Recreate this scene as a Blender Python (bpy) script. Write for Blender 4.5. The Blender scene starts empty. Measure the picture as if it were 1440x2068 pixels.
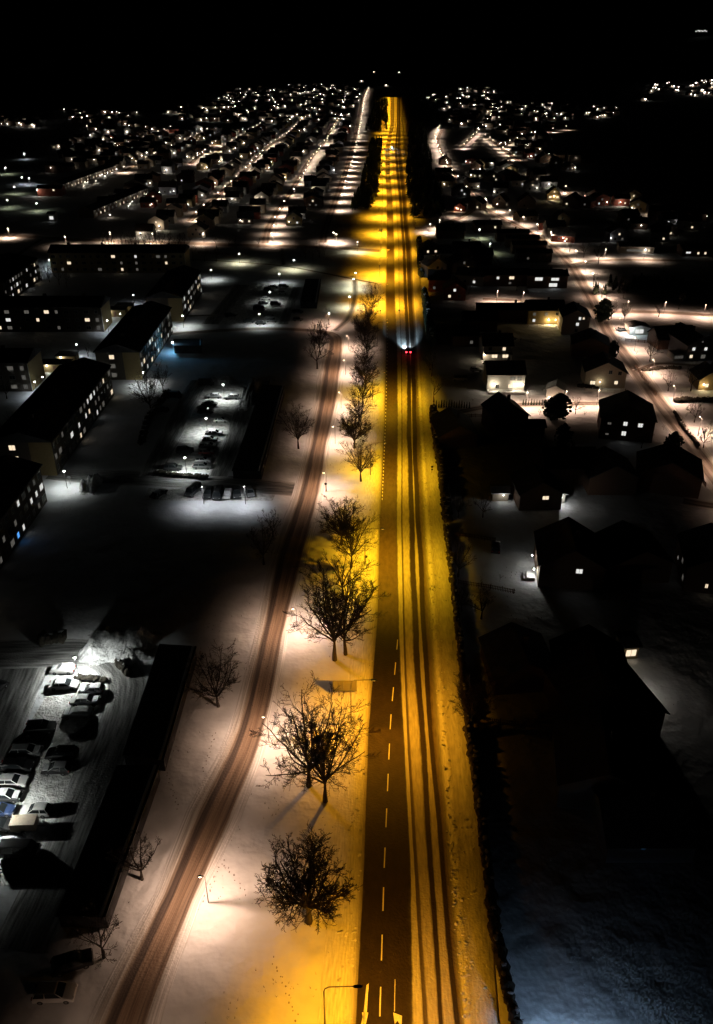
import bpy, math, random
from mathutils import Vector, Matrix
R = math.radians
rnd = random.Random(7)
S = bpy.context.scene
C = S.collection
# ------------------------------------------------------------------ camera
F, YH, H, PW, PH = 1650.0, 100.0, 90.0, 1440.0, 2068.0
PITCH = math.atan((PH / 2 - YH) / F)
cd = bpy.data.cameras.new('camera'); cam = bpy.data.objects.new('camera', cd); C.objects.link(cam)
cd.sensor_fit = 'HORIZONTAL'; cd.sensor_width = 36; cd.lens = F / PW * 36
cd.clip_start = 0.5; cd.clip_end = 20000
cam.location = (0, 0, H); cam.rotation_euler = (math.pi / 2 - PITCH, 0, 0)
S.camera = cam
# ------------------------------------------------------------------ night sky
w = bpy.data.worlds.new('World'); S.world = w; w.use_nodes = True
nt = w.node_tree; bg = nt.nodes['Background']
sky = nt.nodes.new('ShaderNodeTexSky'); sky.sky_type = 'NISHITA'; sky.sun_disc = False
sky.sun_elevation = R(-9); sky.sun_rotation = R(200)
nt.links.new(sky.outputs[0], bg.inputs[0]); bg.inputs[1].default_value = 0.05
S.view_settings.view_transform = 'Standard'; S.view_settings.look = 'None'
S.view_settings.exposure = 0; S.view_settings.gamma = 1
S.render.engine = 'CYCLES'
S.cycles.use_denoising = True
S.cycles.max_bounces = 4; S.cycles.diffuse_bounces = 2; S.cycles.glossy_bounces = 2
S.cycles.use_light_tree = True
S.cycles.sample_clamp_indirect = 3
S.cycles.light_sampling_threshold = 0.003
CP, SP = math.cos(PITCH), math.sin(PITCH)


def G(x, y, h=0.0):
    """point of the plane z=h seen at photo pixel (x, y)"""
    a = (x - PW / 2) / F; b = (y - PH / 2) / F
    dy = CP - b * SP; dz = -SP - b * CP
    t = (h - H) / dz
    return Vector((a * t, dy * t, h))


# ------------------------------------------------------------------ materials
def mat(name, col=(.5, .5, .5), rough=.8, emit=None, es=0.0, metal=0.0, var=0.0, scale=3.0, bump=0.0):
    m = bpy.data.materials.new(name); m.use_nodes = True
    n = m.node_tree.nodes; l = m.node_tree.links; b = n['Principled BSDF']
    b.inputs['Base Color'].default_value = (*col, 1); b.inputs['Roughness'].default_value = rough
    b.inputs['Metallic'].default_value = metal
    if emit:
        b.inputs['Emission Color'].default_value = (*emit, 1); b.inputs['Emission Strength'].default_value = es
    if var or bump:
        tc = n.new('ShaderNodeTexCoord'); no = n.new('ShaderNodeTexNoise')
        no.inputs['Scale'].default_value = scale; no.inputs['Detail'].default_value = 5
        l.new(tc.outputs['Object'], no.inputs['Vector'])
        if var:
            r = n.new('ShaderNodeValToRGB')
            r.color_ramp.elements[0].position = .3; r.color_ramp.elements[1].position = .7
            r.color_ramp.elements[0].color = (*[c * (1 - var) for c in col], 1)
            r.color_ramp.elements[1].color = (*[min(1, c * (1 + var)) for c in col], 1)
            l.new(no.outputs[0], r.inputs[0]); l.new(r.outputs[0], b.inputs['Base Color'])
        if bump:
            bp = n.new('ShaderNodeBump'); bp.inputs['Strength'].default_value = bump
            bp.inputs['Distance'].default_value = .2
            l.new(no.outputs[0], bp.inputs['Height']); l.new(bp.outputs[0], b.inputs['Normal'])
    return m


def snow_mat(name, col=(.74, .76, .8), s1=.25, s2=2.5, bump=.35, dirt=.12, smooth=True):
    m = bpy.data.materials.new(name); m.use_nodes = True
    n = m.node_tree.nodes; l = m.node_tree.links; b = n['Principled BSDF']
    b.inputs['Roughness'].default_value = .75; b.inputs['Specular IOR Level'].default_value = .2
    g = n.new('ShaderNodeNewGeometry')
    a = n.new('ShaderNodeTexNoise'); a.inputs['Scale'].default_value = s1; a.inputs['Detail'].default_value = 6
    c = n.new('ShaderNodeTexNoise'); c.inputs['Scale'].default_value = s2; c.inputs['Detail'].default_value = 5
    l.new(g.outputs['Position'], a.inputs['Vector']); l.new(g.outputs['Position'], c.inputs['Vector'])
    r = n.new('ShaderNodeValToRGB'); r.color_ramp.elements[0].position = .35; r.color_ramp.elements[1].position = .6
    r.color_ramp.elements[0].color = (*[v * (1 - dirt) for v in col], 1); r.color_ramp.elements[1].color = (*col, 1)
    l.new(a.outputs[0], r.inputs[0]); l.new(r.outputs[0], b.inputs['Base Color'])
    bp = n.new('ShaderNodeBump'); bp.inputs['Strength'].default_value = bump; bp.inputs['Distance'].default_value = .35
    l.new(c.outputs[0], bp.inputs['Height'])
    d = n.new('ShaderNodeTexNoise'); d.inputs['Scale'].default_value = .22; d.inputs['Detail'].default_value = 3
    l.new(g.outputs['Position'], d.inputs['Vector'])
    b2 = n.new('ShaderNodeBump'); b2.inputs['Strength'].default_value = .5; b2.inputs['Distance'].default_value = 1.6
    l.new(d.outputs[0], b2.inputs['Height']); l.new(bp.outputs[0], b2.inputs['Normal']); l.new(b2.outputs[0], b.inputs['Normal'])
    return m


def strip_mat(name, ncol, stops, wob=.12, sx=1.3, sv=.12, vdark=None, bump=.25, gain=.22):
    """bands across a road: stops [(column, colour)], edges broken up by noise stretched along the road"""
    m = bpy.data.materials.new(name); m.use_nodes = True
    n = m.node_tree.nodes; l = m.node_tree.links; b = n['Principled BSDF']
    b.inputs['Roughness'].default_value = .7; b.inputs['Specular IOR Level'].default_value = .25
    uv = n.new('ShaderNodeUVMap'); sep = n.new('ShaderNodeSeparateXYZ'); l.new(uv.outputs[0], sep.inputs[0])
    mp = n.new('ShaderNodeMapping'); mp.inputs['Scale'].default_value = (sx, sv, 1); l.new(uv.outputs[0], mp.inputs[0])
    no = n.new('ShaderNodeTexNoise'); no.inputs['Scale'].default_value = 1.0; no.inputs['Detail'].default_value = 7
    no.inputs['Roughness'].default_value = .65
    l.new(mp.outputs[0], no.inputs['Vector'])
    s = n.new('ShaderNodeMath'); s.operation = 'SUBTRACT'; s.inputs[1].default_value = .5; l.new(no.outputs[0], s.inputs[0])
    k = n.new('ShaderNodeMath'); k.operation = 'MULTIPLY'; k.inputs[1].default_value = wob * 4; l.new(s.outputs[0], k.inputs[0])
    ad = n.new('ShaderNodeMath'); ad.operation = 'ADD'; l.new(k.outputs[0], ad.inputs[0]); l.new(sep.outputs[0], ad.inputs[1])
    dv = n.new('ShaderNodeMath'); dv.operation = 'DIVIDE'; dv.inputs[1].default_value = ncol; l.new(ad.outputs[0], dv.inputs[0])
    r = n.new('ShaderNodeValToRGB'); cr = r.color_ramp
    cr.elements[0].position = stops[0][0] / ncol; cr.elements[0].color = (*stops[0][1], 1)
    cr.elements[1].position = stops[-1][0] / ncol; cr.elements[1].color = (*stops[-1][1], 1)
    for p, c in stops[1:-1]:
        e = cr.elements.new(p / ncol); e.color = (*c, 1)
    l.new(dv.outputs[0], r.inputs[0])
    # second noise: streaks of packed snow and grit
    m2 = n.new('ShaderNodeMapping'); m2.inputs['Scale'].default_value = (sx * 5, sv * 1.7, 1); l.new(uv.outputs[0], m2.inputs[0])
    n2 = n.new('ShaderNodeTexNoise'); n2.inputs['Scale'].default_value = 1; n2.inputs['Detail'].default_value = 6
    l.new(m2.outputs[0], n2.inputs['Vector'])
    r2 = n.new('ShaderNodeMapRange'); r2.inputs[1].default_value = .3; r2.inputs[2].default_value = .7
    r2.inputs[3].default_value = 1 - gain * 1.4; r2.inputs[4].default_value = 1 + gain
    l.new(n2.outputs[0], r2.inputs[0])
    src = r.outputs[0]
    if vdark:  # asphalt tone changes along the road: darker stretches, then a lighter one
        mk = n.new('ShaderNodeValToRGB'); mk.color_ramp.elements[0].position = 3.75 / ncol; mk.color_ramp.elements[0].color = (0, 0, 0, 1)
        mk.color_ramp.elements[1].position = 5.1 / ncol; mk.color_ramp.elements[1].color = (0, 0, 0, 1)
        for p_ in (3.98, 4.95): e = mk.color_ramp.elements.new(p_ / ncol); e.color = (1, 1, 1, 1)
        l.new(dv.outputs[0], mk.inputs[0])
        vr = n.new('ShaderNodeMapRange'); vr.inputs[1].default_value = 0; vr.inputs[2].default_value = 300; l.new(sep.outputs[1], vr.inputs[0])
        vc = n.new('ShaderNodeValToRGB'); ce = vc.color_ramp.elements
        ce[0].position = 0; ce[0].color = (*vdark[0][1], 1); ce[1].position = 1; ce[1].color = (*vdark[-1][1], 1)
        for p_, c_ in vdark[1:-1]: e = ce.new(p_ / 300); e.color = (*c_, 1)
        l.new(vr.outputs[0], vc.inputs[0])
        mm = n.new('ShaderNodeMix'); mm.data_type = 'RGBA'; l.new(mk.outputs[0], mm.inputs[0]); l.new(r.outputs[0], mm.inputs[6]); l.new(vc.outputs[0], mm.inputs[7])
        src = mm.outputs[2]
    mx = n.new('ShaderNodeVectorMath'); mx.operation = 'SCALE'; l.new(src, mx.inputs[0]); l.new(r2.outputs[0], mx.inputs['Scale'])
    out = mx.outputs[0]
    l.new(out, b.inputs['Base Color'])
    g = n.new('ShaderNodeNewGeometry'); n3 = n.new('ShaderNodeTexNoise'); n3.inputs['Scale'].default_value = 3; n3.inputs['Detail'].default_value = 4
    l.new(g.outputs['Position'], n3.inputs['Vector'])
    bp = n.new('ShaderNodeBump'); bp.inputs['Strength'].default_value = bump; bp.inputs['Distance'].default_value = .25
    l.new(n3.outputs[0], bp.inputs['Height']); l.new(bp.outputs[0], b.inputs['Normal'])
    return m


SNOW = (.74, .75, .78)
M = {}
M['snow'] = snow_mat('snow', bump=.12)
M['bank'] = snow_mat('snow_bank', (.7, .7, .72), .5, 1.6, .9, .35)
M['pile'] = snow_mat('snow_pile', (.62, .63, .65), .9, 1.2, 1.0, .5)
M['bark'] = mat('bark', (.045, .036, .03), .95, var=.3)
M['dark_leaf'] = mat('conifer_needles', (.025, .04, .022), .9, var=.4)
M['twig'] = mat('hedge_twigs', (.035, .03, .022), .95, var=.4)
M['metal'] = mat('lamp_metal', (.2, .2, .21), .5, metal=.3)
M['darkmetal'] = mat('dark_metal', (.06, .06, .065), .5)
M['lens_warm'] = mat('lens_warm', (.8, .8, .8), .5, (1, .74, .5), 30)
M['lens_warm_far'] = mat('lens_warm_far', (.8, .8, .8), .5, (1, .8, .6), 13)
M['lens_cool'] = mat('lens_cool', (.8, .8, .8), .5, (.93, 1, .9), 30)
M['lens_far'] = mat('lens_far', (.8, .8, .8), .5, (1, .9, .78), 20)
M['lens_orange'] = mat('lens_orange', (.8, .7, .4), .5, (1, .6, .08), 4)
M['roof'] = mat('roof_felt', (.05, .05, .055), .9, var=.4, scale=.8)
M['roof_snow'] = mat('roof_thin_snow', (.16, .16, .17), .9, var=.5, scale=.5)
M['tile'] = mat('roof_tile', (.07, .05, .045), .85, var=.3)
M['render_y'] = mat('wall_yellow_render', (.34, .26, .13), .9, var=.1)
M['render_g'] = mat('wall_grey_brick', (.13, .11, .09), .9, var=.15)
M['wood_w'] = mat('wall_white_wood', (.62, .6, .56), .8, var=.08)
M['wood_b'] = mat('wall_beige', (.5, .42, .33), .85, var=.1)
M['wood_r'] = mat('wall_red_wood', (.26, .07, .045), .85, var=.15)
M['wood_br'] = mat('wall_brown', (.16, .1, .07), .85, var=.15)
M['wood_bl'] = mat('wall_blue_grey', (.3, .32, .37), .85, var=.08)
M['trim'] = mat('white_trim', (.6, .6, .58), .7)
M['frame'] = mat('window_frame', (.35, .34, .32), .6)
M['win_w'] = mat('window_warm', (.2, .2, .2), .4, (1, .8, .55), 1.1, var=.1)
M['win_c'] = mat('window_cool', (.2, .2, .2), .4, (.95, .95, .9), .85, var=.1)
M['win_m'] = mat('window_dim', (.1, .1, .1), .4, (.8, .75, .65), .12, var=.4)
M['win_b'] = mat('window_blue', (.1, .1, .1), .4, (.1, .4, 1), 1.2)
M['win_d'] = mat('window_dark', (.02, .025, .03), .15)
M['door'] = mat('door', (.2, .12, .08), .6)
M['glass'] = mat('car_glass', (.015, .018, .02), .08)
M['tyre'] = mat('tyre', (.015, .015, .015), .9)
M['carsnow'] = mat('snow_on_car', (.68, .69, .72), .8, var=.1)
M['head'] = mat('headlamp_lit', (1, 1, 1), .3, (.75, .9, 1), 25)
M['headoff'] = mat('headlamp_glass', (.5, .5, .5), .1)
M['tail'] = mat('tail_lamp_lit', (.6, .02, .02), .3, (1, .03, .04), 14)
M['tailoff'] = mat('tail_lamp_glass', (.25, .01, .01), .2)
M['sign_back'] = mat('sign_back', (.17, .16, .13), .6)
M['paint'] = mat('road_paint', (.78, .77, .72), .7, var=.12, scale=6)
M['purple'] = mat('purple_light', (.5, .2, .8), .5, (.55, .08, 1), 7)
M['red_w'] = mat('red_lit', (.3, .05, .03), .8)
PAINT = {}


def paint(nm, c):
    if nm not in PAINT: PAINT[nm] = mat('car_paint_' + nm, c, .3, metal=.15)
    return PAINT[nm]


# ------------------------------------------------------------------ mesh builder
class MB:
    def __init__(s): s.v = []; s.f = []; s.mi = []; s.uv = []

    def add(s, vs, fs, mi=0):
        o = len(s.v); s.v += [tuple(v) for v in vs]
        for f in fs: s.f.append(tuple(i + o for i in f)); s.mi.append(mi)
        return s

    def box(s, x0, x1, y0, y1, z0, z1, mi=0, M4=None):
        vs = [(x, y, z) for z in (z0, z1) for x, y in ((x0, y0), (x1, y0), (x1, y1), (x0, y1))]
        if M4: vs = [M4 @ Vector(v) for v in vs]
        return s.add(vs, [(0, 3, 2, 1), (4, 5, 6, 7), (0, 1, 5, 4), (1, 2, 6, 5), (2, 3, 7, 6), (3, 0, 4, 7)], mi)

    def tube(s, pts, rads, n=6, mi=0, cap=True):
        o = len(s.v); m = len(pts)
        up = Vector((0, 0, 1))
        for i, p in enumerate(pts):
            p = Vector(p)
            d = (Vector(pts[min(i + 1, m - 1)]) - Vector(pts[max(i - 1, 0)])).normalized()
            a = d.cross(up)
            if a.length < .05: a = Vector((1, 0, 0))
            a.normalize(); b = d.cross(a)
            for k in range(n):
                t = 2 * math.pi * k / n
                s.v.append(tuple(p + (a * math.cos(t) + b * math.sin(t)) * rads[i]))
        for i in range(m - 1):
            for k in range(n):
                k2 = (k + 1) % n
                s.f.append((o + i * n + k, o + i * n + k2, o + (i + 1) * n + k2, o + (i + 1) * n + k)); s.mi.append(mi)
        if cap:
            s.f.append(tuple(o + k for k in range(n))); s.mi.append(mi)
            s.f.append(tuple(o + (m - 1) * n + k for k in reversed(range(n)))); s.mi.append(mi)
        return s

    def blob(s, c, r, seg=8, ring=5, mi=0, jit=0.0, rn=rnd, half=False):
        o = len(s.v); rx, ry, rz = r if hasattr(r, '__len__') else (r, r, r)
        lo = 0 if half else -math.pi / 2
        for i in range(ring + 1):
            t = lo + (math.pi / 2 - lo) * i / ring
            for k in range(seg):
                a = 2 * math.pi * k / seg; j = 1 + rn.uniform(-jit, jit)
                s.v.append((c[0] + rx * math.cos(t) * math.cos(a) * j, c[1] + ry * math.cos(t) * math.sin(a) * j, c[2] + rz * math.sin(t) * j))
        for i in range(ring):
            for k in range(seg):
                k2 = (k + 1) % seg
                s.f.append((o + i * seg + k, o + i * seg + k2, o + (i + 1) * seg + k2, o + (i + 1) * seg + k)); s.mi.append(mi)
        return s

    def mesh(s, name, mats, smooth=False):
        me = bpy.data.meshes.new(name); me.from_pydata(s.v, [], s.f)
        for m in (mats if isinstance(mats, (list, tuple)) else [mats]): me.materials.append(m)
        if len(set(s.mi)) > 1: me.polygons.foreach_set('material_index', s.mi)
        if smooth: me.polygons.foreach_set('use_smooth', [True] * len(s.f))
        me.update(); return me


def ob(name, me, parent=None, loc=(0, 0, 0), rz=0.0, sc=None):
    o = bpy.data.objects.new(name, me); C.objects.link(o)
    if parent: o.parent = parent
    o.location = loc; o.rotation_euler = (0, 0, rz)
    if sc is not None: o.scale = sc if hasattr(sc, '__len__') else (sc, sc, sc)
    return o


def tag(o, label, cat, group=None, kind=None):
    o['label'] = label; o['category'] = cat
    if group: o['group'] = group
    if kind: o['kind'] = kind
    return o


def thing(name, label, cat, loc=(0, 0, 0), rz=0.0, group=None, sc=None):
    return tag(ob(name, None, None, loc, rz, sc), label, cat, group)


def struct(name, me, kind='structure'):
    o = ob(name, me); o['kind'] = kind; return o


def dup(root, loc, rz=0.0, label=None, group=None, sc=None):
    """copy of a thing with copies of its parts and their sub-parts"""
    r = root.copy(); C.objects.link(r); r.location = loc; r.rotation_euler = (0, 0, rz)
    if sc is not None: r.scale = (sc, sc, sc)
    if label: r['label'] = label
    if group: r['group'] = group
    kids = {}
    for ch in root.children: kids[ch] = list(ch.children)
    for ch, gs in kids.items():
        c = ch.copy(); C.objects.link(c); c.parent = r
        for g in gs:
            d = g.copy(); C.objects.link(d); d.parent = c
    return r


# ------------------------------------------------------------------ ground
mb = MB()
mb.add([(-7000, -300, 0), (7000, -300, 0), (7000, 9000, 0), (-7000, 9000, 0)], [(0, 1, 2, 3)])
struct('snowy_ground', mb.mesh('ground', M['snow']))


def lerp(tab, y):
    if y >= tab[0][0]: a, b = tab[0], tab[1]
    elif y <= tab[-1][0]: a, b = tab[-2], tab[-1]
    else:
        for a, b in zip(tab, tab[1:]):
            if a[0] >= y >= b[0]: break
    t = (y - a[0]) / (b[0] - a[0])
    return [p + (q - p) * t for p, q in zip(a[1:], b[1:])]


def grid_strip(name, rows, matl, heights, jit=0.0, kind='structure', smooth=True):
    """rows: list of (v, [points across]); uv.x = column number, uv.y = metres along"""
    n = len(rows[0][1]); me = bpy.data.meshes.new(name); vs = []; fs = []; uvs = []
    rn = random.Random(3)
    for v, pts in rows:
        for i, p in enumerate(pts):
            h = heights[i]
            vs.append((p[0], p[1], max(.008, h + (rn.uniform(-jit, jit) * min(1, h * 4) if h > .1 else 0))))
            uvs.append((i, v))
    for r in range(len(rows) - 1):
        for i in range(n - 1):
            a = r * n + i; fs.append((a, a + 1, a + n + 1, a + n))
    me.from_pydata(vs, [], fs); me.materials.append(matl)
    u = me.uv_layers.new(name='UVMap')
    for li, lp in enumerate(me.loops): u.data[li].uv = uvs[lp.vertex_index]
    if smooth: me.polygons.foreach_set('use_smooth', [True] * len(fs))
    me.update(); return me


# --- the main road: (row, left edge px, right edge px, asphalt width m, 8 column fractions of the rest)
ROAD = [
    (2400, 708, 1060, 5.8, .15, .21, .35, .40, .53, .60, .67, .70),
    (2068, 720, 995, 5.8, .15, .21, .35, .40, .52, .585, .66, .695),
    (1750, 736, 973, 5.8, .055, .11, .245, .32, .41, .475, .585, .625),
    (1480, 745, 940, 5.2, .06, .10, .25, .34, .42, .49, .60, .64),
    (1250, 763, 913, 3.7, .09, .12, .27, .38, .42, .51, .63, .67),
    (1050, 768, 893, 3.5, .11, .135, .27, .38, .42, .52, .64, .68),
    (850, 777, 870, 3.5, .13, .15, .30, .42, .44, .56, .68, .72),
    (700, 781, 858, 3.4, .16, .18, .36, .48, .50, .64, .72, .76),
    (600, 780, 848, 3.4, .18, .19, .38, .50, .52, .68, .76, .80),
    (500, 782, 843, 3.3, .22, .23, .38, .50, .52, .68, .76, .80),
    (450, 782, 835, 3.3, .22, .23, .38, .50, .52, .68, .76, .80),
    (400, 782, 831, 3.3, .2, .21, .36, .50, .52, .68, .76, .80),
    (350, 779, 825, 3.3, .2, .21, .36, .50, .52, .68, .76, .80),
    (300, 779, 818, 3.5, .2, .21, .36, .50, .52, .68, .76, .80),
    (250, 789, 813, 4.5, .2, .21, .36, .50, .52, .68, .76, .80),
    (205, 789, 814, 6.5, .2, .21, .36, .50, .52, .68, .76, .80),
    (192, 788, 815, 8.5, .2, .21, .36, .50, .52, .68, .76, .80),
]


def road_row(y):
    t = lerp(ROAD, y)
    Lp, Rp = G(t[0], y), G(t[1], y)
    wd = Rp.x - Lp.x; aw = min(t[2], wd * .42)
    cols = [Lp.x - 4.2, Lp.x - 2.6, Lp.x - 1.5, Lp.x - .5, Lp.x, Lp.x + aw]
    dd = Lp.y
    for i_, f in enumerate(t[3:]):
        wv = .11 * math.sin(dd / 13 + i_ // 2 * 1.7) + .07 * math.sin(dd / 5.1 + i_ // 2 * 2.9) if 2 <= i_ <= 5 and dd < 300 else 0
        cols.append(Lp.x + aw + f * (wd - aw) + wv)
    cols += [Lp.x + aw + (wd - aw) * .82, Rp.x, Rp.x + .6]
    return Lp.y, cols


ys = []
D = 34.0
Dm = G(800, 192).y
while D < Dm:
    ys.append(D); D += 1.0 if D < 200 else 3.0 if D < 300 else (5.0 if D < 600 else 12.0)
ys.append(Dm)


def y_of(Dg):  # ground distance -> photo row
    zc = Dg * CP + H * SP
    return YH + F * H / CP / zc


rows = []
for D in ys:
    d, cols = road_row(y_of(D))
    rows.append((D, [(c, D) for c in cols]))
ASPH, TRK, PACK, PK2 = (.05, .037, .03), (.042, .03, .025), (.5, .47, .44), (.17, .13, .11)
#        0     1    2    3    4    5    6    7    8    9    10   11   12   13   14  15  16
hts = [.008, .12, .38, .16, .03, .03, .10, .04, .05, .03, .04, .03, .04, .18, .32, .30, .10]
stops = [(0, SNOW), (1.6, (.72, .73, .75)), (2.6, (.6, .6, .6)), (3.35, (.34, .33, .32)), (3.92, (.22, .2, .18)), (4.08, ASPH), (4.55, (.042, .04, .04)), (4.9, ASPH),
         (5.06, (.1, .095, .09)), (5.25, (.5, .49, .47)), (5.9, (.55, .54, .52)), (6.1, (.09, .07, .06)), (6.85, (.12, .1, .085)), (7.1, PACK), (7.85, PACK), (8.08, TRK), (8.92, TRK),
         (9.12, PACK), (9.88, PACK), (10.08, TRK), (10.92, TRK), (11.1, PK2), (11.7, (.27, .26, .25)), (12.1, (.62, .62, .62)), (13.0, (.7, .7, .71)), (13.4, (.45, .44, .43)), (14.2, (.66, .66, .67)), (16, SNOW)]
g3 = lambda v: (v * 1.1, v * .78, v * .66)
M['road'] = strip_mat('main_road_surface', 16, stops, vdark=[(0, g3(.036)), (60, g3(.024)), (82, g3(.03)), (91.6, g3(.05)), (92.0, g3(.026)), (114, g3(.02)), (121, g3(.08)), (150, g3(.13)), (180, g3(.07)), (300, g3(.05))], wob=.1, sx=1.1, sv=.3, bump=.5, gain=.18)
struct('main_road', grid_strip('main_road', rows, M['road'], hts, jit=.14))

# lane dashes and turn arrows
pm = MB()
def quad(pts, z=.034):
    pm.add([(p[0], p[1], z) for p in pts], [tuple(range(len(pts)))])
DASH = [(2053, 767), (1750, 776), (1458, 788.5), (1350, 798)]
for a, b in ((1993, 2053), (1888, 1940), (1792, 1840), (1712, 1753), (1633, 1671), (1563, 1598), (1502, 1534), (1443, 1473), (1388, 1416), (1338, 1363), (1292, 1312), (2113, 2170)):
    pa, pb = G(lerp(DASH, a)[0], a), G(lerp(DASH, b)[0], b)
    quad([(pb.x - .075, pb.y), (pb.x + .075, pb.y), (pa.x + .075, pa.y), (pa.x - .075, pa.y)])
for k in range(60):  # dotted edge line further on
    y0 = 1010 - k * 7
    if y0 < 640: break
    d, cols = road_row(y0); x = cols[4] + .25
    quad([(x - .09, d), (x + .09, d), (x + .09, d + .9), (x - .09, d + .9)])
quad([G(734, 2050), G(741, 2045), G(745, 1986), G(740, 1990)])
quad([G(731, 2045), G(744, 2045), G(737, 2078)])
quad([G(737, 2052), G(730, 2090), G(724, 2090), G(733, 2052)])
quad([G(794, 2045), G(812, 2052), G(811, 2075), G(803, 2062), G(797, 2068)])
quad([G(797.2, 1978), G(795.8, 2043), G(797.5, 2043), G(798.5, 1978)])
struct('road_marking', pm.mesh('road_marking', M['paint']))

# --- generic strips
zc_ = [0.0]


def strip(name, pts, width, matl, ncol=4, step=3.0, px=True, hts=None, jit=0, lift=None):
    P = [G(*p) if px else Vector((p[0], p[1], 0)) for p in pts]
    W = width if hasattr(width, '__len__') else [width] * len(P)
    zc_[0] += .004
    # resample with Catmull-Rom
    out = []
    for i in range(len(P) - 1):
        p0, p1, p2, p3 = P[max(i - 1, 0)], P[i], P[i + 1], P[min(i + 2, len(P) - 1)]
        n = max(2, int((p2 - p1).length / step))
        for k in range(n):
            t = k / n
            q = .5 * ((2 * p1) + (p2 - p0) * t + (2 * p0 - 5 * p1 + 4 * p2 - p3) * t * t + (3 * p1 - p0 - 3 * p2 + p3) * t ** 3)
            out.append((q, W[i] + (W[i + 1] - W[i]) * t))
    out.append((P[-1], W[-1]))
    rows = []; v = 0
    for i, (q, wd) in enumerate(out):
        d = (out[min(i + 1, len(out) - 1)][0] - out[max(i - 1, 0)][0]).normalized()
        nrm = Vector((d.y, -d.x, 0))
        if i: v += (q - out[i - 1][0]).length
        rows.append((v, [tuple((q + nrm * (wd * (c / ncol - .5)))[:2]) for c in range(ncol + 1)]))
    z = zc_[0] if lift is None else lift
    hh = [z] * (ncol + 1) if hts is None else [h + z for h in hts]
    return struct(name, grid_strip(name, rows, matl, hh, jit))


BR, DK = (.27, .21, .175), (.085, .064, .055)
M['streetL'] = strip_mat('side_street_surface', 10, [(0, SNOW), (.8, (.72, .72, .73)), (1.6, (.5, .47, .45)), (2.0, (.6, .58, .56)), (2.5, (.3, .24, .19)), (3.0, DK), (3.9, DK), (4.4, (.26, .185, .135)), (5.2, (.22, .155, .11)), (6.0, (.17, .115, .08)), (6.8, (.25, .18, .13)), (7.5, (.12, .085, .065)), (7.9, (.24, .18, .14)), (8.3, (.6, .58, .56)), (9.2, (.72, .72, .74)), (10, SNOW)], wob=.3, sx=.8, sv=.06, gain=.3, bump=.45)
M['lane'] = strip_mat('snowy_lane', 4, [(0, SNOW), (.5, (.68, .66, .65)), (.9, (.4, .36, .33)), (1.2, (.15, .12, .1)), (1.75, (.2, .16, .14)), (2.1, (.34, .29, .26)), (2.5, (.16, .13, .11)), (2.9, (.14, .11, .095)), (3.2, (.5, .47, .45)), (3.6, (.7, .69, .68)), (4, SNOW)], wob=.16, sx=1.0, sv=.06, gain=.3, bump=.4)
M['drive'] = strip_mat('car_park_drive', 4, [(0, (.6, .6, .62)), (.35, (.28, .28, .28)), (1.0, (.13, .13, .13)), (1.8, (.24, .24, .24)), (2.3, (.14, .14, .14)), (3.1, (.25, .25, .25)), (3.6, (.4, .4, .4)), (4, (.62, .62, .64))], wob=.35, sx=.9, sv=.12, gain=.5, bump=.6)
M['path'] = strip_mat('trodden_path', 4, [(0, (.6, .6, .6)), (.9, (.3, .29, .28)), (1.5, (.07, .065, .06)), (2.5, (.09, .085, .08)), (3.2, (.4, .38, .36)), (4, SNOW)], wob=.3, sx=1, sv=.1, gain=.4)
M['lot'] = snow_mat('trampled_snow', (.7, .7, .7), .9, 2.6, .9, .4)

# side street left (width px table -> metres incl. snowy shoulders)
SL = [(2300, 155, 240), (2068, 205, 292), (1813, 330, 387), (1647, 397, 463), (1480, 477, 527), (1280, 529, 569), (1127, 560, 606), (1000, 603, 640), (900, 627, 657), (800, 646, 678), (730, 656, 687), (700, 664, 689)]
pts = []; wds = []
for y, a, b in SL:
    A_, B_ = G(a, y), G(b, y); pts.append(((a + b) / 2, y)); wds.append((B_.x - A_.x) * .93 * 1.9)
pts += [(676, 682), (664, 674), (640, 669)]; wds += [wds[-1], wds[-1] * .9, wds[-1] * .8]
strip('side_street', pts, wds, M['streetL'], 10, 2.0, hts=[0, .06, .18, .03, .0, .0, .0, .0, .03, .2, .0], jit=.06)
strip('car_park_road', [(655, 669), (560, 664), (470, 666), (330, 676)], [5, 5, 5, 5], M['lane'], step=4)
strip('car_park_road', [(612, 990), (560, 985), (440, 975), (300, 966), (180, 962), (100, 958)], [7, 7, 8, 8, 7, 5], M['drive'], step=3)
strip('car_park_drive', [(305, 962), (345, 880), (385, 800), (405, 768)], 6, M['drive'], step=2)
strip('car_park_drive', [(440, 962), (468, 900), (490, 830), (505, 790)], 5, M['drive'], step=2)
strip('car_park_drive', [(425, 655), (455, 620), (490, 575)], 7, M['drive'], step=3)
strip('car_park_drive', [(572, 655), (585, 620), (600, 580)], 4, M['drive'], step=3)
strip('car_park_drive', [(-60, 1322), (60, 1322), (150, 1320), (215, 1330), (250, 1370), (245, 1430), (215, 1520), (165, 1640), (110, 1770), (40, 1920)], [8, 8, 8, 7, 7, 7, 7, 7, 7, 7], M['drive'], step=2)
strip('car_park_drive', [(-40, 1560), (10, 1440), (50, 1350)], 8, M['drive'], step=2)
strip('footpath', [(380, 524), (460, 528), (570, 537), (650, 551), (715, 564), (762, 573)], [2.5] * 6, M['path'], step=4)
strip('footpath', [(716, 566), (716, 600), (704, 640), (676, 668)], 3, M['path'], step=3)
strip('footpath', [(572, 535), (570, 500)], 3, M['path'], step=3)
strip('footpath', [(330, 640), (420, 637), (480, 636)], 2.5, M['path'], step=3)
strip('cross_street', [(-40, 474), (60, 478), (150, 484), (300, 489), (480, 495), (640, 499), (735, 505), (783, 508)], [10] * 8, M['lane'], step=6)
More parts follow.
